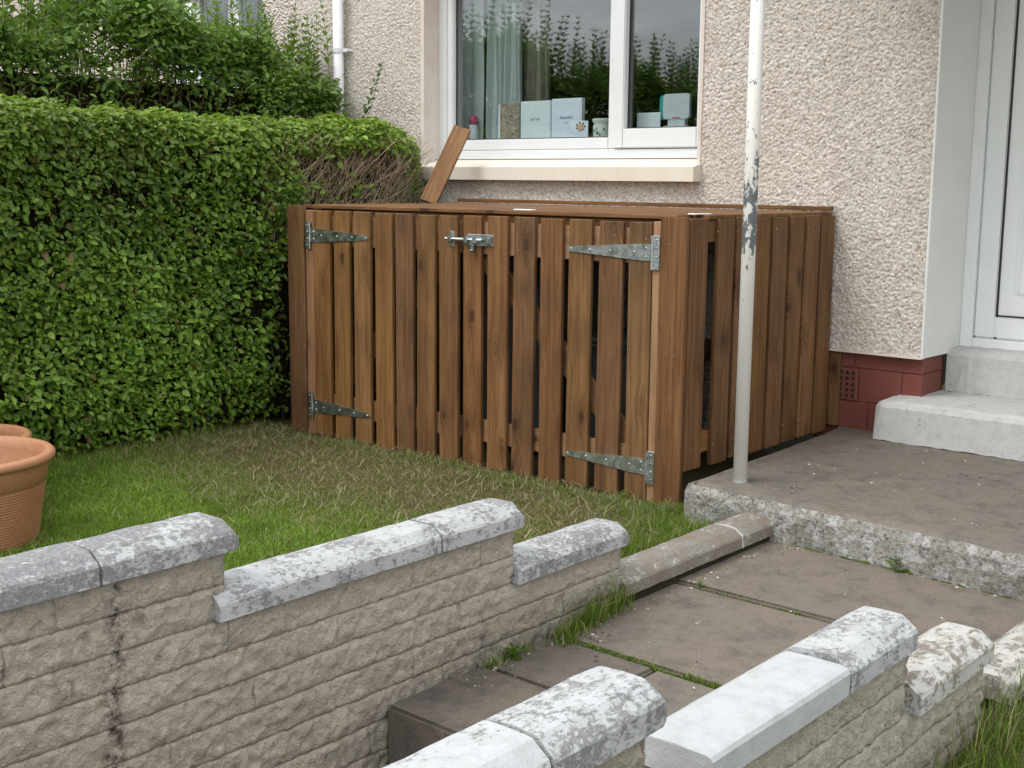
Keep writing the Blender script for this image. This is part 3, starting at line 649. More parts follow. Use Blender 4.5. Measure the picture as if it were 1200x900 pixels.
# ================================================================== GARDEN WALLS
_WN = {}
def rough_block(L, H, seed, D=.03, y0=0, z0=0):
    """split-face block: y along L, z up, face towards +x"""
    st = .0085; ny, nz = max(4, int(L/st)), max(4, int(H/st)); w = seed//1000
    if w not in _WN: _WN[w] = .03*vnoise2(640, 130, 2.6, w+50, 4, .8)+.008*vnoise2(640, 130, 12, w+70, 2)
    iy = np.clip(((y0+4.2)/st).__int__()+np.arange(ny+1), 0, 639); iz = np.clip(int((z0+.4)/st)+np.arange(nz+1), 0, 129)
    h = _WN[w][np.ix_(iy, iz)]
    yy = np.linspace(0, L, ny+1)[:, None]; zz = np.linspace(0, H, nz+1)[None]; ed = np.minimum(np.minimum(yy, L-yy)*3+(.004 if seed % 4 == 0 else .0105), np.minimum(zz, H-zz)); ed = np.clip(ed/.011, 0, 1)
    X = -.0035*(1-ed)**1.5+h*(.55+.45*ed); Y = yy+0*zz; Z = zz+0*yy
    V = [np.stack([X, Y, Z], -1).reshape(-1, 3)]; n1 = nz+1; i = np.arange(ny*nz); a = (i//nz)*n1+i % nz; F = [np.stack([a, a+n1, a+n1+1, a+1], 1)]
    # skirt back to the core
    rim = [k*n1 for k in range(ny+1)]+[ny*n1+k for k in range(1, nz+1)]+[k*n1+nz for k in range(ny-1, -1, -1)]+[k for k in range(nz-1, 0, -1)]
    P = V[0][rim].copy(); P[:, 0] = -D; base = len(V[0]); V.append(P); m = len(rim); k = np.arange(m)
    F.append(np.stack([np.array(rim), base+k, base+(k+1) % m, np.array(rim)[(k+1) % m]], 1)); return np.concatenate(V), np.concatenate(F)
def coping(parent, y0, y1, z, mat, seed, W=.16, Hc=.068, far=True, near=False, name='coping_stone', flat=False):
    """bevel-topped coping; local x from -W to 0, laid at height z"""
    rr = random.Random(seed); n = max(10, int((y1-y0)/.022))
    prof = [(-W, 0), (-W, .038), (-W+.005, .045), (-W+.034, Hc-.002), (-W+.042, Hc), (-W/2, Hc+.001), (-.042, Hc), (-.034, Hc-.002), (-.005, .045), (0, .038), (0, 0)]
    if flat: prof = [(-W, 0), (-W-.001, .036), (-W+.004, .044), (-W+.022, .055), (-W+.03, .057), (-W/2, .059), (-.03, .058), (-.014, .056), (-.004, .052), (.001, .044), (0, 0)]
    nzs = vnoise2(n+1, len(prof)+2, 3, seed, 3); b = MB(); rings = []
    for i in range(n+1):
        t = i/n; y = y0+(y1-y0)*t; f = 0
        if far and (y1-y) < .028: f = (1-(y1-y)/.028)**1.6
        if near and (y-y0) < .02: f = max(f, (1-(y-y0)/.02)**2*.12)
        row = []
        for j, (px, pz) in enumerate(prof):
            zz = pz*(1-.34*f) if pz > .01 else pz; xx = -W/2+(px+W/2)*(1-.13*f)
            k = nzs[i, j]*.012; row.append(b.bm.verts.new((xx+k*(.5 if 0 < j < 10 else .2), y+rr.uniform(-.001, .001), z+zz+(k*.7 if pz > .02 else nzs[i, j]*.006))))
        rings.append(row)
    for A, B in zip(rings, rings[1:]):
        for j in range(len(prof)): b.bm.faces.new((A[j], A[(j+1) % len(prof)], B[(j+1) % len(prof)], B[j]))
    b.bm.faces.new(rings[0][::-1]); b.bm.faces.new(rings[-1])
    me = b.mesh(name); return link(name, me, mat, parent, smooth=False)
COURSE = .08
def garden_wall(name, origin, label, steps, ymin, ymax, seed, zbot):
    """steps: list of (y_from, y_to, top z) in local coords along the wall"""
    e = empty(name, origin, TH); tag(e, label, 'wall')
    core = MB()
    for (a, b, zt) in steps: core.box(-.138, -.042, a, b, zbot, zt-.001)
    c = core.build('wall_core', 'block', e)
    rr = random.Random(seed); k = 0; z1 = steps[0][2]; s = seed*1000
    while z1 > zbot+.01:
        z0 = max(z1-COURSE, zbot); yend = max(b for a, b, zt in steps if zt >= z1-.005); y = ymin+rr.uniform(-.25, 0)
        while y < yend-.02:
            L = rr.uniform(.55, .95); y2 = y+L
            if yend-y2 < .12: y2 = yend
            V, F = rough_block(y2-y, z1-z0, s, y0=y, z0=z0); s += 1; V = V+np.array([-.022, y+.0005, z0])
            link('block', np_mesh('block', V, F), 'block', e, smooth=True); y = y2
        z1 = z0
    # rough end faces where the wall steps down
    for (a, b, zt) in steps:
        core_end = MB().box(-.136, -.026, b-.004, b+.004, max(zbot, zt-.16), zt-.003, .002).jitter(.003, 3).build('block', 'block', e)
    return e
LW = (-2.304, 3.173, 0)
lw = garden_wall('garden_wall', LW, 'beige stepped block wall with flaking white copings between lawn and path', [(-3.6, -1.565, .49), (-1.565, -.565, .33), (-.565, -.035, .17)], -3.5, 0, 1, -.34)
for k, (a, b, z, m, f) in enumerate([(-3.6, -2.68, .49, 'coping_grey', False), (-2.672, -1.885, .49, 'coping_grey', False), (-1.878, -1.53, .49, 'coping_grey', True), (-1.592, -.885, .335, 'coping', False), (-.877, -.528, .335, 'coping', True), (-.562, -.005, .17, 'coping', True)]):
    coping(lw, a, b, z, m, 20+k, far=f, near=k in (3, 5))
RW = (-1.05, 2.2, 0)
rw = garden_wall('garden_wall', RW, 'stepped block wall with white copings between path and the long side grass', [(-2.4, -.71, .49), (-.71, .28, .33), (.28, .765, .17)], -2.3, 0, 2, -.34)
for k, (a, b, z, m, f) in enumerate([(-2.4, -1.6, .49, 'coping', False), (-1.592, -.965, .49, 'coping', False), (-.957, -.67, .49, 'coping', True), (-.545, -.045, .335, 'coping_clean', False), (-.037, .305, .335, 'coping', True), (.325, .79, .17, 'coping_worn', True)]):
    coping(rw, a, b, z, m, 40+k, W=.158, far=f, near=k in (3, 5), flat=k == 3)
ek = empty('path_edging', LW, TH); tag(ek, 'low grey brown coping kerb between tufted grass and paving below the porch', 'kerb')
MB().box(-.15, -.012, -.02, .985, -.1, .002).build('mortar_bed', 'soil', ek)
coping(ek, -.03, .70, 0, 'kerb', 60, far=False, near=True); coping(ek, .708, .998, 0, 'kerb', 61, far=True)
jm = MB().prism([(-.156, .0), (-.156, .04), (-.122, .067), (-.08, .072), (-.034, .067), (-.002, .045), (.001, 0)], 'y', .698, .71).build('mortar_joint', 'step', ek)
ek2 = empty('path_edging', RW, TH); tag(ek2, 'low worn white coping kerb beyond the side wall in tall grass', 'kerb')
coping(ek2, .93, 1.86, 0, 'coping_worn', 62, far=False, near=True); MB().box(-.15, -.012, .94, 1.84, -.1, .002).build('mortar_bed', 'soil', ek2)

# ================================================================== PLANT POTS
def pot(loc, label, k=1):
    e = empty('plant_pot', loc); e.scale = (k, k, k); tag(e, label, 'plant pot', 'terracotta pots on the lawn')
    prof = [(0, .0), (.225, 0), (.235, .006)]
    z = .012
    while z < .245:                                       # turned ribs
        r = .237+.042*(z/.25); prof += [(r, z), (r+.0045, z+.004), (r, z+.008)]; z += .0105
    prof += [(.281, .25), (.287, .254), (.293, .322)]
    MB().lathe(prof, 72).build('body', 'terracotta', e, smooth=True)
    MB().lathe([(.293, .322), (.307, .326), (.318, .336), (.318, .35), (.308, .36), (.292, .362), (.28, .354), (.272, .32), (.24, .07), (0, .06)], 72).build('rim', 'terracotta', e, smooth=True)
    MB().lathe([(.262, .20), (.2, .205), (0, .21)], 40).jitter(.003, 4).build('compost', 'soil', e)
pot((-4.51, 2.065, -.055), 'ribbed terracotta pot nearest the garden wall on the grass'); pot((-5.06, 2.31, -.055), 'terracotta pot with only its rim showing, between front pot and hedge', .86)

# ================================================================== THINGS ON THE WINDOW SILL
def card(name, x0, x1, z0, z1, y, th, mat, label, cat, rz=0):
    e = empty(name, ((x0+x1)/2, y, z0), rz); tag(e, label, cat); w = (x1-x0)/2; MB().box(-w, w, 0, th, 0, z1-z0, .002).build('panel', mat, e); return e
M['paleblue'] = mat_plain('pale_blue_card', (.68, .74, .78), .6, 0, .03); M['lilac'] = mat_plain('pale_lilac_card', (.68, .73, .83), .6, 0, .03); M['edge'] = mat_plain('card_edge', (.75, .8, .85), .6)
M['ink'] = mat_plain('grey_ink', (.07, .08, .12), .8); M['pink'] = mat_plain('pink_cap', (.5, .06, .16), .4); M['teal'] = mat_plain('teal_plastic', (.03, .36, .36), .4); M['palegrey'] = mat_plain('pale_grey_plastic', (.55, .6, .64), .4); M['cream'] = mat_plain('cream_ceramic', (.62, .66, .6), .3); M['peach'] = mat_plain('peach_flower', (.6, .38, .22), .7)
def mat_photo():
    g = G('brown_patterned_print'); v = g.coord('Object'); n = g.noise(v, 38, 5, .7, 1.5); c = g.mix(g.ramp(n, .35, .62), (.12, .07, .05), (.5, .42, .34)); return g.done(g.pbr(c, .5))
M['photo'] = mat_photo()
IZ = 1.5405
def text(parent, body, size, x, z, y, mat='ink'):
    cu = bpy.data.curves.new('lettering', 'FONT'); cu.body = body; cu.size = size; cu.align_x = 'CENTER'; cu.extrude = .0003
    o = bpy.data.objects.new('lettering', cu); COL.objects.link(o); dg = bpy.context.evaluated_depsgraph_get(); me = bpy.data.meshes.new_from_object(o.evaluated_get(dg)); bpy.data.objects.remove(o)
    me.materials.clear(); link('lettering', me, mat, parent, (x, y, z), (math.pi/2, 0, 0))
c = card('greeting_card', -5.30, -5.145, IZ, IZ+.218, 5.83, .008, 'photo', 'brown patterned picture card standing on the window sill', 'card'); MB().box(-.092, -.078, .001, .007, 0, .214).build('card_back', 'edge', c)
c = card('gift_box', -5.135, -4.905, IZ, IZ+.225, 5.832, .03, 'edge', 'pale blue green box with one small printed word on the window sill', 'box'); MB().box(-.108, .108, -.002, .001, .004, .215).build('front_panel', 'paleblue', c); text(c, 'soft me', .025, 0, .112, -.0025)
c = card('gift_box', -4.895, -4.67, IZ, IZ+.232, 5.834, .03, 'edge', 'pale lilac box beside the blue green box on the window sill', 'box'); MB().box(-.105, .105, -.002, .001, .004, .222).build('front_panel', 'lilac', c); text(c, 'beautiful', .028, 0, .115, -.0025); text(c, 'you', .016, 0, .09, -.0025)
c = card('greeting_card', -4.73, -4.60, IZ, IZ+.1, 5.806, .004, 'edge', 'small pale card with a peach flower on the window sill', 'card')
MB().box(-.066, .066, -.002, .001, .002, .045).build('lower_panel', 'lilac', c)
MB().cyl((.012, -.0015, .066), (.012, -.004, .066), .02, n=16).build('flower', 'peach', c)
fl = MB()
for a in range(7): fl.cyl((.012+.03*math.cos(a*.9), -.001, .068+.022*math.sin(a*.9)), (.012+.03*math.cos(a*.9), -.003, .068+.022*math.sin(a*.9)), .006, n=8)
fl.build('leaf_print', 'ink', c)
e = empty('candle_jar', (-4.535, 5.86, IZ)); tag(e, 'cream ceramic jar with small floral print on the window sill', 'jar')
MB().lathe([(0, 0), (.052, 0), (.056, .01), (.056, .07), (.05, .082), (.06, .095), (.062, .108), (.056, .112), (.05, .1), (0, .095)], 28).build('body', 'cream', e, smooth=True)
fp = MB()
for a, zz, rr_ in ((-1.5, .03, .008), (-1.9, .045, .006), (-1.2, .02, .007), (-2.3, .025, .007), (-.8, .05, .006), (-1.6, .055, .005)): fp.cyl((.054*math.cos(a), .054*math.sin(a), zz), (.0575*math.cos(a), .0575*math.sin(a), zz), rr_, n=8)
fp.build('flower_print', 'ink', e)
c = card('greeting_card', -4.283, -4.125, IZ, IZ+.135, 5.84, .004, 'edge', 'pale blue card beside the teal stand behind the opening pane', 'card'); MB().box(-.073, .073, -.002, .001, .005, .128).build('front_panel', 'paleblue', c)
e = empty('baby_monitor', (-4.03, 5.87, IZ)); tag(e, 'pale grey and teal rounded gadget on the window sill', 'gadget')
def rsq(x0, x1, z0, z1, y0, y1, rad):
    pts = []
    for cx, cz, a0 in ((x1-rad, z1-rad, 0), (x0+rad, z1-rad, 90), (x0+rad, z0+rad, 180), (x1-rad, z0+rad, 270)):
        for k in range(6): a = R_(a0+k*18); pts.append((cx+rad*math.cos(a), cz+rad*math.sin(a)))
    return MB().prism(pts, 'y', y0, y1)
rsq(-.085, .085, .098, .232, -.02, 0, .02).build('front_shell', 'palegrey', e); rsq(-.125, .04, .096, .228, .004, .03, .022).build('rear_shell', 'teal', e)
MB().box(-.055, .055, -.015, .015, .06, .1).build('neck', 'palegrey', e); rsq(-.085, .085, 0, .062, -.025, -.003, .02).build('base', 'palegrey', e); rsq(-.125, .04, 0, .06, .0, .03, .02).build('rear_base', 'teal', e)
MB().box(-.022, .03, -.0225, -.0195, .102, .107).build('mark', 'pink', e)
e = empty('toiletry_bottle', (-5.56, 5.87, IZ)); tag(e, 'small pale bottle with a pink cap in the window corner', 'bottle')
MB().lathe([(0, 0), (.026, 0), (.028, .01), (.028, .095), (.02, .103), (0, .104)], 20).build('body', 'palegrey', e, smooth=True); MB().lathe([(0, .104), (.027, .104), (.028, .145), (.02, .155), (0, .156)], 20).build('cap', 'pink', e, smooth=True)
def curtain(name, x0, x1, y, z0, z1, mat, label, folds, amp):
    n = int(folds*14); xs = np.linspace(x0, x1, n+1); zs = np.linspace(z0, z1, 8); V = []
    for x in xs:
        ph = (x-x0)/(x1-x0)*folds*2*math.pi
        for k, z in enumerate(zs): V.append((x+.006*math.sin(k*1.3+ph*.3), y+amp*math.sin(ph)+amp*.3*math.sin(2.3*ph+k*.3), z))
    i = np.arange(n*7); a = (i//7)*8+i % 7; o = link(name, np_mesh(name, V, np.stack([a, a+8, a+9, a+1], 1)), mat, smooth=True); m = o.modifiers.new('thickness', 'SOLIDIFY'); m.thickness = .004; tag(o, label, 'curtain')
curtain('net_curtain', -5.88, -5.53, 5.93, 1.3, 2.65, 'net', 'flat pale net curtain in the window corner', 2, .008)
curtain('pleated_curtain', -5.56, -5.26, 5.985, 1.2, 2.65, 'net', 'pale pleated curtain hanging inside the window', 6, .028)
curtain('taupe_curtain', -5.30, -5.09, 6.05, 1.2, 2.65, 'brown_curtain', 'taupe curtain hanging beside the pale pleated curtain', 3, .025)

# ================================================================== VEGETATION
def norm(a): return a/np.maximum(np.linalg.norm(a, axis=-1, keepdims=True), 1e-9)
def leaves(P, Nrm, Tdir, L, W, cols, fold=.25):
    """elliptic folded leaves: P base, Nrm leaf normal, Tdir leaf direction"""
    T = norm(Tdir-Nrm*np.sum(Tdir*Nrm, -1, keepdims=True)); B = np.cross(Nrm, T); L = L[:, None]; W = W[:, None]
    up = Nrm*W*fold
    p = [P, P+T*L*.3+B*W*.5+up, P+T*L*.7+B*W*.42+up, P+T*L-Nrm*L*.06, P+T*L*.7-B*W*.42+up, P+T*L*.3-B*W*.5+up]
    V = np.stack(p, 1).reshape(-1, 3); b = np.arange(len(P))[:, None]*6
    F = np.concatenate([b+np.array([[0, 3, 2, 1]]), b+np.array([[0, 5, 4, 3]])]); return V, F, np.repeat(cols, 6, 0)
def rand_dirs(n): return norm(rng.normal(size=(n, 3)))
def leafcol(n, a, b, yellow=.12, t=None):
    t = rng.random((n, 1)) if t is None else t; c = np.array(a)*(1-t)+np.array(b)*t
    y = rng.random(n) < yellow; c[y] = c[y]*.4+np.array([.17, .22, .03])*.6; c *= rng.uniform(.75, 1.25, (n, 1)); return c
def tubes(P0, P1, r0, r1, cols, bend=.15, seg=3):
    n = len(P0); ax = P1-P0; L = np.linalg.norm(ax, axis=1, keepdims=True); d = norm(ax); s = norm(np.cross(d, rand_dirs(n))); t = np.cross(d, s); bo = rand_dirs(n)*L*bend
    Vs = []; 
    for k in range(seg+1):
        f = k/seg; c = P0+ax*f+bo*math.sin(math.pi*f)*.5+rand_dirs(n)*L*.015; r = (r0*(1-f)+r1*f)[:, None]
        for a in range(3): Vs.append(c+(s*math.cos(a*2.094)+t*math.sin(a*2.094))*r)
    V = np.stack(Vs, 1).reshape(-1, 3); b = np.arange(n)[:, None]*(3*(seg+1)); Fs = []
    for k in range(seg):
        for a in range(3): Fs.append(b+np.array([[k*3+a, k*3+(a+1) % 3, (k+1)*3+(a+1) % 3, (k+1)*3+a]]))
    return V, np.concatenate(Fs), np.repeat(cols, 3*(seg+1), 0)
def noise3(P, f, seed):
    r = np.random.default_rng(seed); o = np.zeros(len(P))
    for k in range(6):
        d = r.normal(size=3)*f*(.7+.3*k); o += np.sin(P@d+r.random()*6.28)/(1+.4*k)
    return o/2.2
def join(parts):
    V, F, C, o = [], [], [], 0
    for v, f, c in parts: V.append(v); F.append(f+o); C.append(c); o += len(v)
    return np.concatenate(V), np.concatenate(F), np.concatenate(C)

def hedge_near():
    X0, ZT, Y0, Y1 = -5.50, 1.60, -.4, 5.50
    e = empty('hedge', (-5.85, 3.0, -.04)); tag(e, 'clipped dense privet hedge with small round leaves beside the bin store', 'hedge'); off = np.array([-5.85, 3.0, -.04])
    def surf(n, ylo, yhi):
        # face and rounded top
        u = rng.random(n)*(ZT+.55); y = rng.uniform(ylo, yhi, n); P = np.zeros((n, 3)); N = np.zeros((n, 3)); R = .14
        zt = ZT-np.clip((y-5.2)/.3, 0, 1)**2*.14
        face = u < ZT-R; arc = (u >= ZT-R) & (u < ZT-R+R*1.57); top = ~face & ~arc
        P[:, 1] = y
        P[face, 0] = X0; P[face, 2] = u[face]; N[face] = (1, 0, 0)
        a = (u[arc]-(ZT-R))/R; P[arc, 0] = X0-R+R*np.cos(a); P[arc, 2] = zt[arc]-R+R*np.sin(a); N[arc, 0] = np.cos(a); N[arc, 2] = np.sin(a)
        P[top, 0] = X0-R-(u[top]-(ZT-R+R*1.57)); P[top, 2] = zt[top]; N[top] = (0, 0, 1)
        # the end by the house rounds away
        q = np.clip((y-5.15)/.35, 0, 1); P[:, 0] -= q**2*.22*(P[:, 2] > .2)
        # undercut near the ground
        P[:, 0] -= np.clip(.25-P[:, 2], 0, 1)*.35
        return P, N
    parts = []
    for n, ylo, yhi in ((66000, 1.9, Y1), (9000, Y0, 1.9)):
        P, N = surf(n, ylo, yhi)
        bumpy = noise3(P, 5.5, 1)*.05+noise3(P, 14, 2)*.035
        depth = rng.exponential(.04, n)-.02
        P = P+N*(bumpy-depth)[:, None]
        y, z = P[:, 1], P[:, 2]
        keep = np.ones(n)
        bare = np.clip((y-4.25+noise3(P, 9, 3)*.14)/.16, 0, 1)*np.clip((1.47+noise3(P, 9, 4)*.05-z)/.05, 0, 1)*np.clip((5.42-y)/.1, .2, 1)
        keep *= 1-.93*bare
        thin = np.clip((y-3.55)/.5, 0, 1)*np.clip((1.5-z)/.2, 0, 1); keep *= 1-.45*thin*np.clip(noise3(P, 7, 6)+.6, 0, 1)
        keep *= np.where(z < .3, .45+1.6*np.clip(z, 0, .3), 1); keep *= np.clip(1.15+noise3(P, 8, 9)*.9, .2, 1)
        k = (rng.random(n) < keep) & (z > -.02); P, N, depth = P[k], N[k], depth[k]; m = len(P)
        Nn = norm(N*.65+np.array([.05, -.12, .7])+rand_dirs(m)*.62); T = norm(np.array([.25, 0, -.25])+rand_dirs(m)*.9)
        L = .017+.034*rng.random(m)**1.4; W = L*rng.uniform(.5, .68, m)
        topness = np.clip((P[:, 2]-1.3)/.3, 0, 1)[:, None]
        c = leafcol(m, (.075, .155, .018), (.22, .36, .05), .09)*(1-topness)+leafcol(m, (.12, .22, .025), (.25, .36, .055), .3)*topness  # upper leaves paler: new growth, with caught sky light put into the colour
        c *= (1+.28*np.clip(noise3(P, 3.2, 44), -1, 1)+.12*noise3(P, 11, 45))[:, None]
        dead = rng.random(m) < .012; c[dead] = np.array([.2, .12, .05])*rng.uniform(.6, 1.2, (dead.sum(), 1))
        parts.append(leaves(P, Nn, T, L, W, c))
    V, F, C = join(parts); o = link('foliage', np_mesh('foliage', V-off, F, C), 'leaf', e); o['kind'] = 'stuff'
    # twigs: bare sheared patch above the store, stems elsewhere
    n = 1300; y = rng.uniform(4.2, 5.42, n); z = rng.uniform(.85, 1.42, n); x = X0-.02-rng.exponential(.05, n)-np.clip((y-5.15)/.35, 0, 1)**2*.2
    P0 = np.stack([x, y, z], 1); d = np.stack([rng.normal(.15, .2, n), rng.normal(.3, .5, n), rng.uniform(.3, 1, n)], 1); ln = rng.uniform(.08, .3, n)[:, None]; P1 = P0+norm(d)*ln
    P1[:, 2] = np.minimum(P1[:, 2], 1.54); c = np.array([.5, .4, .27])*rng.uniform(.35, 1.35, (n, 1)); r = rng.uniform(.001, .003, n)
    n2 = 700; y2 = rng.uniform(1.5, 4.3, n2); z2 = rng.uniform(.02, 1.4, n2); Q0 = np.stack([X0-.06-rng.exponential(.07, n2)-np.clip(.25-z2, 0, 1)*.3, y2, z2], 1); Q1 = Q0+norm(np.stack([rng.normal(.25, .2, n2), rng.normal(0, .5, n2), rng.uniform(.2, 1, n2)], 1))*rng.uniform(.08, .3, n2)[:, None]
    c2 = np.array([.13, .1, .065])*rng.uniform(.5, 1.3, (n2, 1)); r2 = rng.uniform(.0012, .003, n2)
    V, F, C = join([tubes(P0, P1, r, r*.5, c), tubes(Q0, Q1, r2, r2*.5, c2)]); o = link('twigs', np_mesh('twigs', V-off, F, C), 'twig', e); o['kind'] = 'stuff'
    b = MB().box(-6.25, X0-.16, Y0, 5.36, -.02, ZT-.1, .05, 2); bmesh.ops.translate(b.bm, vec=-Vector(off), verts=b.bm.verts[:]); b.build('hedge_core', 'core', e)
    # stems at the foot
    n = 46; y = rng.uniform(1.6, 5.3, n); P0 = np.stack([rng.uniform(-5.85, -5.68, n), y, np.full(n, -.05)], 1); P1 = P0+np.stack([rng.normal(.05, .05, n), rng.normal(0, .06, n), rng.uniform(.3, .5, n)], 1)
    V, F, C = tubes(P0, P1, np.full(n, .012), np.full(n, .006), np.tile(np.array([[.07, .055, .04]]), (n, 1))); o = link('stems', np_mesh('stems', V-off, F, C), 'twig', e); o['kind'] = 'stuff'
hedge_near()

def hedge_far():
    off = np.array([-6.9, 3.2, -.04]); e = empty('tall_hedge', off); tag(e, 'taller unclipped privet hedge with long upright shoots behind the clipped hedge', 'hedge')
    X0 = -6.50; Y0, Y1 = .2, 5.50; n = 52000
    y = rng.uniform(Y0, Y1, n); zt = 2.06+.2*np.clip((4.6-y)/.6, 0, 1)*np.clip((y-3.5)/.3, 0, 1)+.10*np.sin(y*3.1)+.06*np.sin(y*7.7+1)-np.clip((y-4.6)/.8, 0, 1)*.05
    dep = rng.exponential(.1, n); side = rng.random(n) < .68
    P = np.stack([np.where(side, X0-dep+.05, X0-rng.random(n)*.7), y, np.where(side, 1.25+(zt-1.25)*rng.random(n)**.75, zt+.06-rng.exponential(.08, n))], 1)
    P[:, 0] += noise3(P, 5, 21)*.07; P += rand_dirs(n)*.03
    e5 = y > 4.85; P[e5, 0] += .1*np.clip((y[e5]-4.85)/.3, 0, 1)
    keep = np.clip((P[:, 2]-np.where(e5, 1.55, 1.72))/.28, .16, 1)*np.clip(1.1+noise3(P, 6, 22)*.8, .25, 1); k = rng.random(n) < keep; P = P[k]; m = len(P)
    Nn = norm(np.array([.35, -.2, .75])+rand_dirs(m)*.6); T = norm(np.array([.45, -.1, .25])+rand_dirs(m)*.8); L = rng.uniform(.035, .062, m); W = L*rng.uniform(.36, .48, m)
    parts = [leaves(P, Nn, T, L, W, leafcol(m, (.085, .175, .025), (.22, .36, .07), .12))]; tw = []
    # upright shoots with opposite leaf pairs
    for s in range(330):
        y = rng.uniform(1.0, Y1); x = X0-rng.random()*.55+.04; h = rng.uniform(.25, .58)*(1.0 if y < 4.4 else .8); z = 1.97+.16*min(1, max(0, (4.6-y)/.6))*min(1, max(0, (y-3.5)/.3))+rng.uniform(-.12, .12); b = np.array([x, y, z]); d = norm(np.array([rng.normal(0, .13), rng.normal(0, .13), 1.]))
        kk = int(h/.042); f = np.arange(kk)/kk; az = rng.random()*6.28+np.arange(kk)*1.57; Pp = b+d*(f*h)[:, None]; sz = (1-.55*f)
        for sg in (0, math.pi):
            o = np.stack([np.cos(az+sg), np.sin(az+sg), np.full(kk, .75)], 1); T = norm(o); Nn = norm(np.stack([-np.cos(az+sg)*.75, -np.sin(az+sg)*.75, np.ones(kk)], 1))
            parts.append(leaves(Pp, Nn, T, .074*sz*rng.uniform(.8, 1.15, kk), .03*sz, leafcol(kk, (.075, .17, .025), (.19, .32, .06), .14)))
        tw.append((b-d*.35, b+d*h))
    V, F, C = join(parts); o = link('foliage', np_mesh('foliage', V-off, F, C), 'leaf', e); o['kind'] = 'stuff'
    A = np.array([t[0] for t in tw]); B = np.array([t[1] for t in tw]); r = np.full(len(A), .0035); c = np.tile(np.array([[.09, .085, .04]]), (len(A), 1))
    n = 420; y = rng.uniform(1.5, Y1, n); P0 = np.stack([X0-rng.random(n)*.3, y, rng.uniform(1.2, 1.8, n)], 1); P1 = P0+norm(np.stack([rng.normal(.25, .3, n), rng.normal(0, .5, n), rng.uniform(.3, 1, n)], 1))*rng.uniform(.12, .4, n)[:, None]; c2 = np.array([.2, .155, .1])*rng.uniform(.5, 1.3, (n, 1)); r2 = rng.uniform(.002, .004, n)
    n3 = 60; y = rng.uniform(.3, Y1, n3); R0 = np.stack([X0-.1-rng.random(n3)*.4, y, np.full(n3, -.05)], 1); R1 = R0+np.stack([rng.normal(0, .08, n3), rng.normal(0, .12, n3), rng.uniform(1.6, 2.0, n3)], 1)
    V, F, C = join([tubes(A, B, r, r*.4, c, .05), tubes(P0, P1, r2, r2*.5, c2), tubes(R0, R1, np.full(n3, .014), np.full(n3, .006), np.tile(np.array([[.08, .065, .045]]), (n3, 1)), .06)]); o = link('stems', np_mesh('stems', V-off, F, C), 'twig', e); o['kind'] = 'stuff'
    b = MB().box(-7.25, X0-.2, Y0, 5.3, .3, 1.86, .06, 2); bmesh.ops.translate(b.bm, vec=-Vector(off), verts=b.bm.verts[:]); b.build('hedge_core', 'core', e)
hedge_far()
def sprig():
    off = np.array([-6.1, 5.45, 1.45]); e = empty('privet_shoot', off); tag(e, 'leafy shoot bending from the hedge across the roughcast beside the downpipe', 'shoot'); parts = []; tw = []
    for (b, d, h) in (((-6.22, 5.46, 1.45), (.30, 0, .62), .62), ((-6.32, 5.44, 1.45), (.05, -.05, 1), .42), ((-6.28, 5.42, 1.45), (.2, -.1, .7), .4), ((-6.40, 5.44, 1.45), (.05, 0, .9), .36)):
        b = np.array(b); d = norm(np.array(d)); k = int(h/.03); f = np.arange(k)/k; P = b+d*(f*h)[:, None]; az = np.arange(k)*1.57
        for sg in (0, math.pi):
            T = norm(np.stack([np.cos(az+sg), np.sin(az+sg)*.6, np.full(k, .6)], 1)); Nn = norm(np.array([.2, -.8, .6])+rand_dirs(k)*.4); parts.append(leaves(P, Nn, T, np.full(k, .055)*(1-.4*f), np.full(k, .026)*(1-.4*f), leafcol(k, (.035, .08, .015), (.06, .12, .02), .05)))
        tw.append((b-d*.2, b+d*h))
    V, F, C = join(parts); link('foliage', np_mesh('foliage', V-off, F, C), 'leaf', e)
    A = np.array([t[0] for t in tw]); B = np.array([t[1] for t in tw]); r = np.full(len(A), .003); V, F, C = tubes(A, B, r, r*.5, np.tile(np.array([[.1, .1, .05]]), (len(A), 1)), .04); link('stem', np_mesh('stem', V-off, F, C), 'twig', e)
sprig()

def blades(P, H, W, lean, cols):
    n = len(P); a = rng.random(n)*6.283; s = np.stack([np.cos(a), np.sin(a), np.zeros(n)], 1); b = rng.random(n)*6.283; ld = np.stack([np.cos(b), np.sin(b), np.zeros(n)], 1)*lean[:, None]
    up = np.array([0, 0, 1.]); H_1 = H[:, None]; w = (W*.5)[:, None]
    m = P+(up*.55+ld*.35)*H_1; t = P+(up*(1-.35*np.minimum(lean, 1)[:, None])+ld)*H_1
    V = np.stack([P-s*w, P+s*w, m+s*w*.75, m-s*w*.75, t], 1).reshape(-1, 3); i = np.arange(n)[:, None]*5
    F = np.concatenate([i+np.array([[0, 1, 2]]), i+np.array([[0, 2, 3]]), i+np.array([[3, 2, 4]])]); return V, F, np.repeat(cols, 5, 0)
GREEN_A, GREEN_B, STRAW = np.array([.125, .225, .02]), np.array([.25, .395, .045]), np.array([.36, .32, .18])
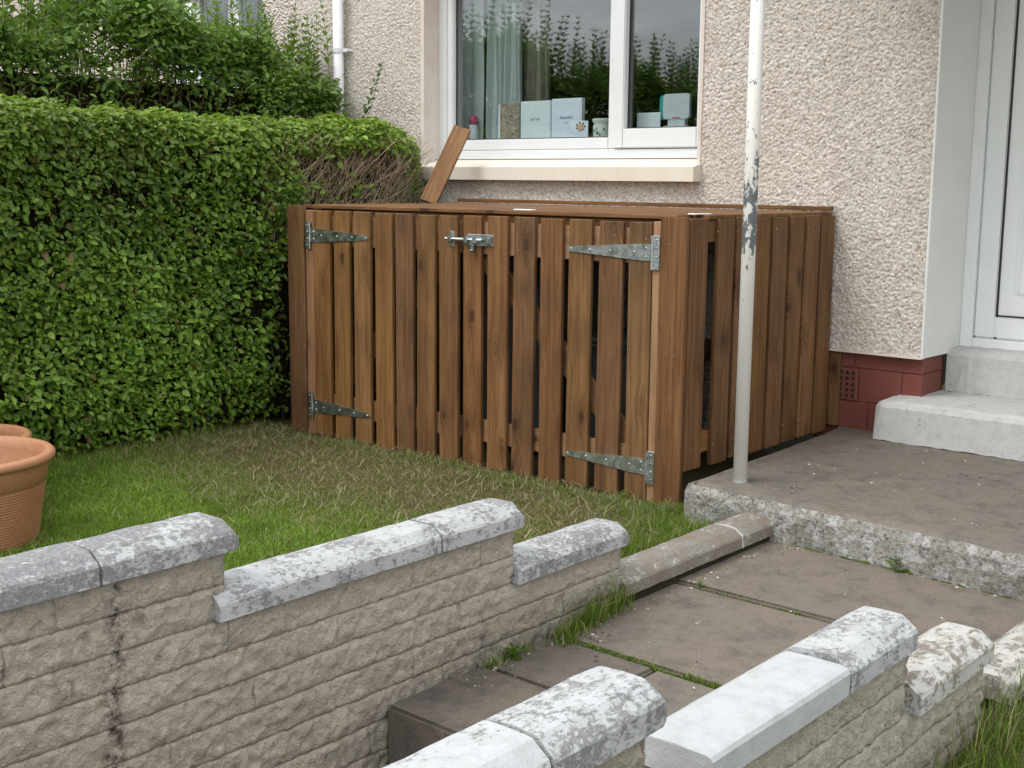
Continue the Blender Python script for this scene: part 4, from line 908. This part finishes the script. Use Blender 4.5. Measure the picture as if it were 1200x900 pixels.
def lawn():
    parts = []
    n = 250000; x = rng.uniform(-5.75, -2.42, n); y = .7+3.62*rng.random(n)**.9; P = np.stack([x, y, np.zeros(n)], 1)
    nz = noise3(P, 2.2, 31); nz2 = noise3(P, 9, 32)
    # clippings and thin turf along the foot of the store, on the far side of the lawn
    worn = np.clip((y-(2.95+(x+2.9)*-.06))/.7+nz*.35, 0, 1)
    keep = rng.random(n) < np.clip(1-.55*worn+.25*nz2, .2, 1); keep &= (x < -2.304-(y-3.173)*.0307-.14) 
    P, worn, nz, nz2 = P[keep], worn[keep], nz[keep], nz2[keep]; m = len(P); P[:, 2] = lawn_z(P[:, 0], P[:, 1])-.004
    t = np.clip(.5+.35*nz2+rng.normal(0, .25, m), 0, 1)[:, None]; c = GREEN_A*(1-t)+GREEN_B*t
    olive = np.array([.17, .165, .06]); c = c*(1-.72*worn[:, None])+olive*.72*worn[:, None]
    st = rng.random(m) < (.05+.34*worn); c[st] = STRAW*rng.uniform(.6, 1.15, (st.sum(), 1)); c *= rng.uniform(.7, 1.25, (m, 1))
    H = rng.uniform(.014, .044, m)*(1-.2*worn); lean = np.where(st, rng.uniform(.8, 2.2, m), rng.uniform(.1, 1.1, m)); parts.append(blades(P, H, rng.uniform(.0022, .0042, m), lean, c))
    # long dry strands lying on the turf
    n = 5200; x = rng.uniform(-5.6, -2.6, n); y = rng.uniform(1.6, 4.25, n); k = rng.random(n) < np.clip((y-2.4)/1.3, .12, 1); x, y = x[k], y[k]; n = len(x); P = np.stack([x, y, lawn_z(x, y)+rng.uniform(.004, .02, n)], 1); k = x < -2.304-(y-3.173)*.0307-.16; P = P[k]; n = len(P)
    parts.append(blades(P, rng.uniform(.02, .05, n), rng.uniform(.0022, .004, n), rng.uniform(1.2, 3.2, n), np.array([.42, .37, .22])*rng.uniform(.5, 1.15, (n, 1))))
    # tufts at the foot of the copings, kerb and porch edge
    def tuft(cx, cy, sx, sy, n, h0, h1, green=.9, z=None):
        x = rng.normal(cx, sx, n); y = rng.normal(cy, sy, n); P = np.stack([x, y, np.full(n, -.04) if z is None else np.full(n, z)], 1); t = rng.random((n, 1)); c = (GREEN_A*.75*(1-t)+GREEN_B*.75*t)*rng.uniform(.7, 1.2, (n, 1)); s = rng.random(n) > green; c[s] = STRAW*rng.uniform(.6, 1.1, (s.sum(), 1))
        k = x < wallx(3.6)-.125 if z is None else np.ones(n, bool)
        if z is None: k &= ~((x > -2.76) & (y > 4.1)); k &= y < 4.28
        parts.append(blades(P[k], rng.uniform(h0, h1, n)[k], rng.uniform(.0025, .0045, n)[k], rng.uniform(.1, .9, n)[k], c[k]))
    for i in range(46):
        yy = rng.uniform(3.05, 4.08); tuft(rng.uniform(-2.8, -2.5), yy, .05, .05, 110, .03, .09)
    for i in range(14): tuft(rng.uniform(-3.2, -2.72), rng.uniform(4.0, 4.24), .04, .03, 90, .03, .085, .7)
    for i in range(40): tuft(rng.uniform(-5.2, -3.0), rng.uniform(4.1, 4.22), .05, .02, 40, .025, .06, .5)
    for i in range(40): tuft(rng.uniform(-5.7, -5.35), rng.uniform(2.0, 4.1), .08, .08, 60, .04, .09, .85)
    V, F, C = join(parts); o = link('grass', np_mesh('grass', V, F, C), 'grass'); tag(o, 'short patchy lawn grass with straw coloured clippings', 'grass', kind='stuff')
    # path-side weeds
    parts.clear()
    for (cx, cy, n, h) in ((wallx(3.0)+.012, 3.0, 110, .12), (wallx(2.93)+.015, 2.92, 110, .12), (wallx(3.08)+.01, 3.08, 70, .19), (wallx(2.82)+.02, 2.82, 130, .08), (wallx(2.76)+.05, 2.78, 80, .05), (wallx(2.5)+.01, 2.5, 70, .05), (wallx(2.62), 2.62, 60, .05)): tuft(cx, cy, .014, .03, n, h*.4, h, .8, -.04)
    for k in range(60): tuft(rng.uniform(-2.27, -1.3), 2.797+rng.normal(0, .003), .02, .004, 14 if k % 3 else 30, .008, .03, .75, -.045)
    for k in range(26): tuft(rng.uniform(-2.27, -1.85), 3.461, .012, .003, 9, .006, .02, .6, -.04)
    for k in range(60): xx = rng.uniform(-2.3, -1.05); tuft(xx, 4.118-(xx+2.3)*.06-.012, .02, .006, 16, .008, .028, .7, -.035)
    V, F, C = join(parts); o = link('joint_weeds', np_mesh('joint_weeds', V, F, C), 'grass'); tag(o, 'grass and moss growing in the paving joints and wall foot', 'weeds', kind='stuff')
    parts.clear()
    n = 42000; x = rng.uniform(-1.06, .5, n); y = rng.uniform(1.9, 3.95, n); P = np.stack([x, y, right_z(x, y)-.004], 1); k = x > -1.05-(y-2.2)*.0307-.015; P = P[k]; m = len(P)
    near = np.clip((-.86-P[:, 0])/.2, 0, 1); t = rng.random((m, 1)); c = (GREEN_A*.6*(1-t)+GREEN_B*.6*t); s = rng.random(m) < .12; c[s] = STRAW*.8; c *= rng.uniform(.65, 1.2, (m, 1))
    parts.append(blades(P, rng.uniform(.025, .065, m)*(1+1.0*near*rng.random(m)), rng.uniform(.0016, .003, m), rng.uniform(.1, 1.0, m), c))
    for (cy, q) in ((2.75, 60), (2.9, 90), (3.02, 110), (3.12, 90), (2.6, 40)): tuft(rwallx(cy)+.03, cy, .03, .05, q//2, .06, .2, .65, -.03)
    V, F, C = join(parts); o = link('long_grass', np_mesh('long_grass', V, F, C), 'grass'); tag(o, 'long green grass growing against the outer side wall', 'grass', kind='stuff')
lawn()
def moss():
    b = MB(); rr = random.Random(8)
    for k in range(34):
        x = rr.uniform(-2.25, -1.1); r = rr.uniform(.008, .022); y = 4.118-(x+2.3)*.06-.012
        q = bmesh.ops.create_icosphere(b.bm, subdivisions=1, radius=r); bmesh.ops.transform(b.bm, matrix=Matrix.Translation((x, y, -.024)) @ Matrix.Diagonal((1.6, .8, .6, 1)), verts=q['verts'])
    for k in range(26):
        x = rr.uniform(-2.28, -1.3); r = rr.uniform(.006, .014); q = bmesh.ops.create_icosphere(b.bm, subdivisions=1, radius=r); bmesh.ops.transform(b.bm, matrix=Matrix.Translation((x, 2.797, -.042)) @ Matrix.Diagonal((1.8, .7, .6, 1)), verts=q['verts'])
    b.jitter(.002, 2); o = b.build('moss', 'moss'); tag(o, 'green moss cushions along the porch foot and paving joint', 'moss', kind='stuff')
moss()

def debris():
    r = np.random.default_rng(91); n = 420; x = r.uniform(-2.25, -1.25, n); y = r.uniform(2.2, 4.05, n); z = np.where(y > 3.467, -.0235, -.0325)
    # most of it gathers along the kerb and the porch foot
    k = r.random(n) < .6; x[k] = -2.304-(y[k]-3.173)*.0307+.02+r.exponential(.03, k.sum()); k2 = r.random(n) < .2; y[k2] = 4.09-(x[k2]+2.3)*.06-r.exponential(.02, k2.sum()); z[k2] = -.0235
    P = np.stack([x, y, z], 1); m = 130; xx = r.uniform(-2.6, -1.2, m); yy = r.uniform(4.2, 5.35, m); P = np.concatenate([P, np.stack([xx, yy, np.full(m, .1365)], 1)]); n = len(P)
    pal = np.array([[.5, .48, .44], [.12, .09, .06], [.2, .15, .09], [.08, .07, .06], [.3, .25, .15]]); c = pal[r.integers(0, 5, n)]*r.uniform(.7, 1.2, (n, 1))
    a = r.random(n)*6.283; L = r.uniform(.003, .009, n)[:, None]; d = np.stack([np.cos(a), np.sin(a), np.zeros(n)], 1); q = np.stack([-np.sin(a), np.cos(a), np.zeros(n)], 1); up = np.array([0, 0, 1.])*L*.45; w = L*r.uniform(.3, .9, n)[:, None]
    V = np.stack([P+d*L, P+q*w, P-d*L, P-q*w, P+up], 1).reshape(-1, 3); i = np.arange(n)[:, None]*5
    F = np.concatenate([i+np.array([[0, 1, 4]]), i+np.array([[1, 2, 4]]), i+np.array([[2, 3, 4]]), i+np.array([[3, 0, 4]])])
    o = link('grit', np_mesh('grit', V, F, np.repeat(c, 5, 0)), 'twig'); tag(o, 'grit and crumbs of leaf litter scattered on the paving', 'grit', kind='stuff')
debris()
def weed(loc, size, nl, label):
    e = empty('weed', loc); tag(e, label, 'weed'); az = np.arange(nl)*2.4; f = np.arange(nl)/nl; P = np.stack([0*f, 0*f, f*size*.7], 1); T = norm(np.stack([np.cos(az), np.sin(az), .35+.5*f], 1)); Nn = norm(np.stack([-np.cos(az)*.5, -np.sin(az)*.5, np.ones(nl)], 1))
    V, F, C = leaves(P, Nn, T, size*(.75-.4*f), size*(.36-.18*f), leafcol(nl, (.06, .14, .02), (.12, .22, .03), .1)); link('leaves', np_mesh('leaves', V, F, C), 'leaf', e)
    V, F, C = tubes(np.array([[0, 0, -.01]]), np.array([[0, 0, size*.75]]), np.array([.002]), np.array([.001]), np.array([[.08, .12, .03]])); link('stem', np_mesh('stem', V, F, C), 'twig', e)
weed((-1.83, 4.065, -.03), .075, 9, 'small green weed growing at the foot of the porch slab')
weed((wallx(2.57)+.012, 2.57, -.04), .06, 10, 'dark leafy weed growing where the garden wall meets the path')
weed((-2.24, 3.472, -.03), .03, 6, 'tiny weed sprouting in the paving joint beside the low kerb')
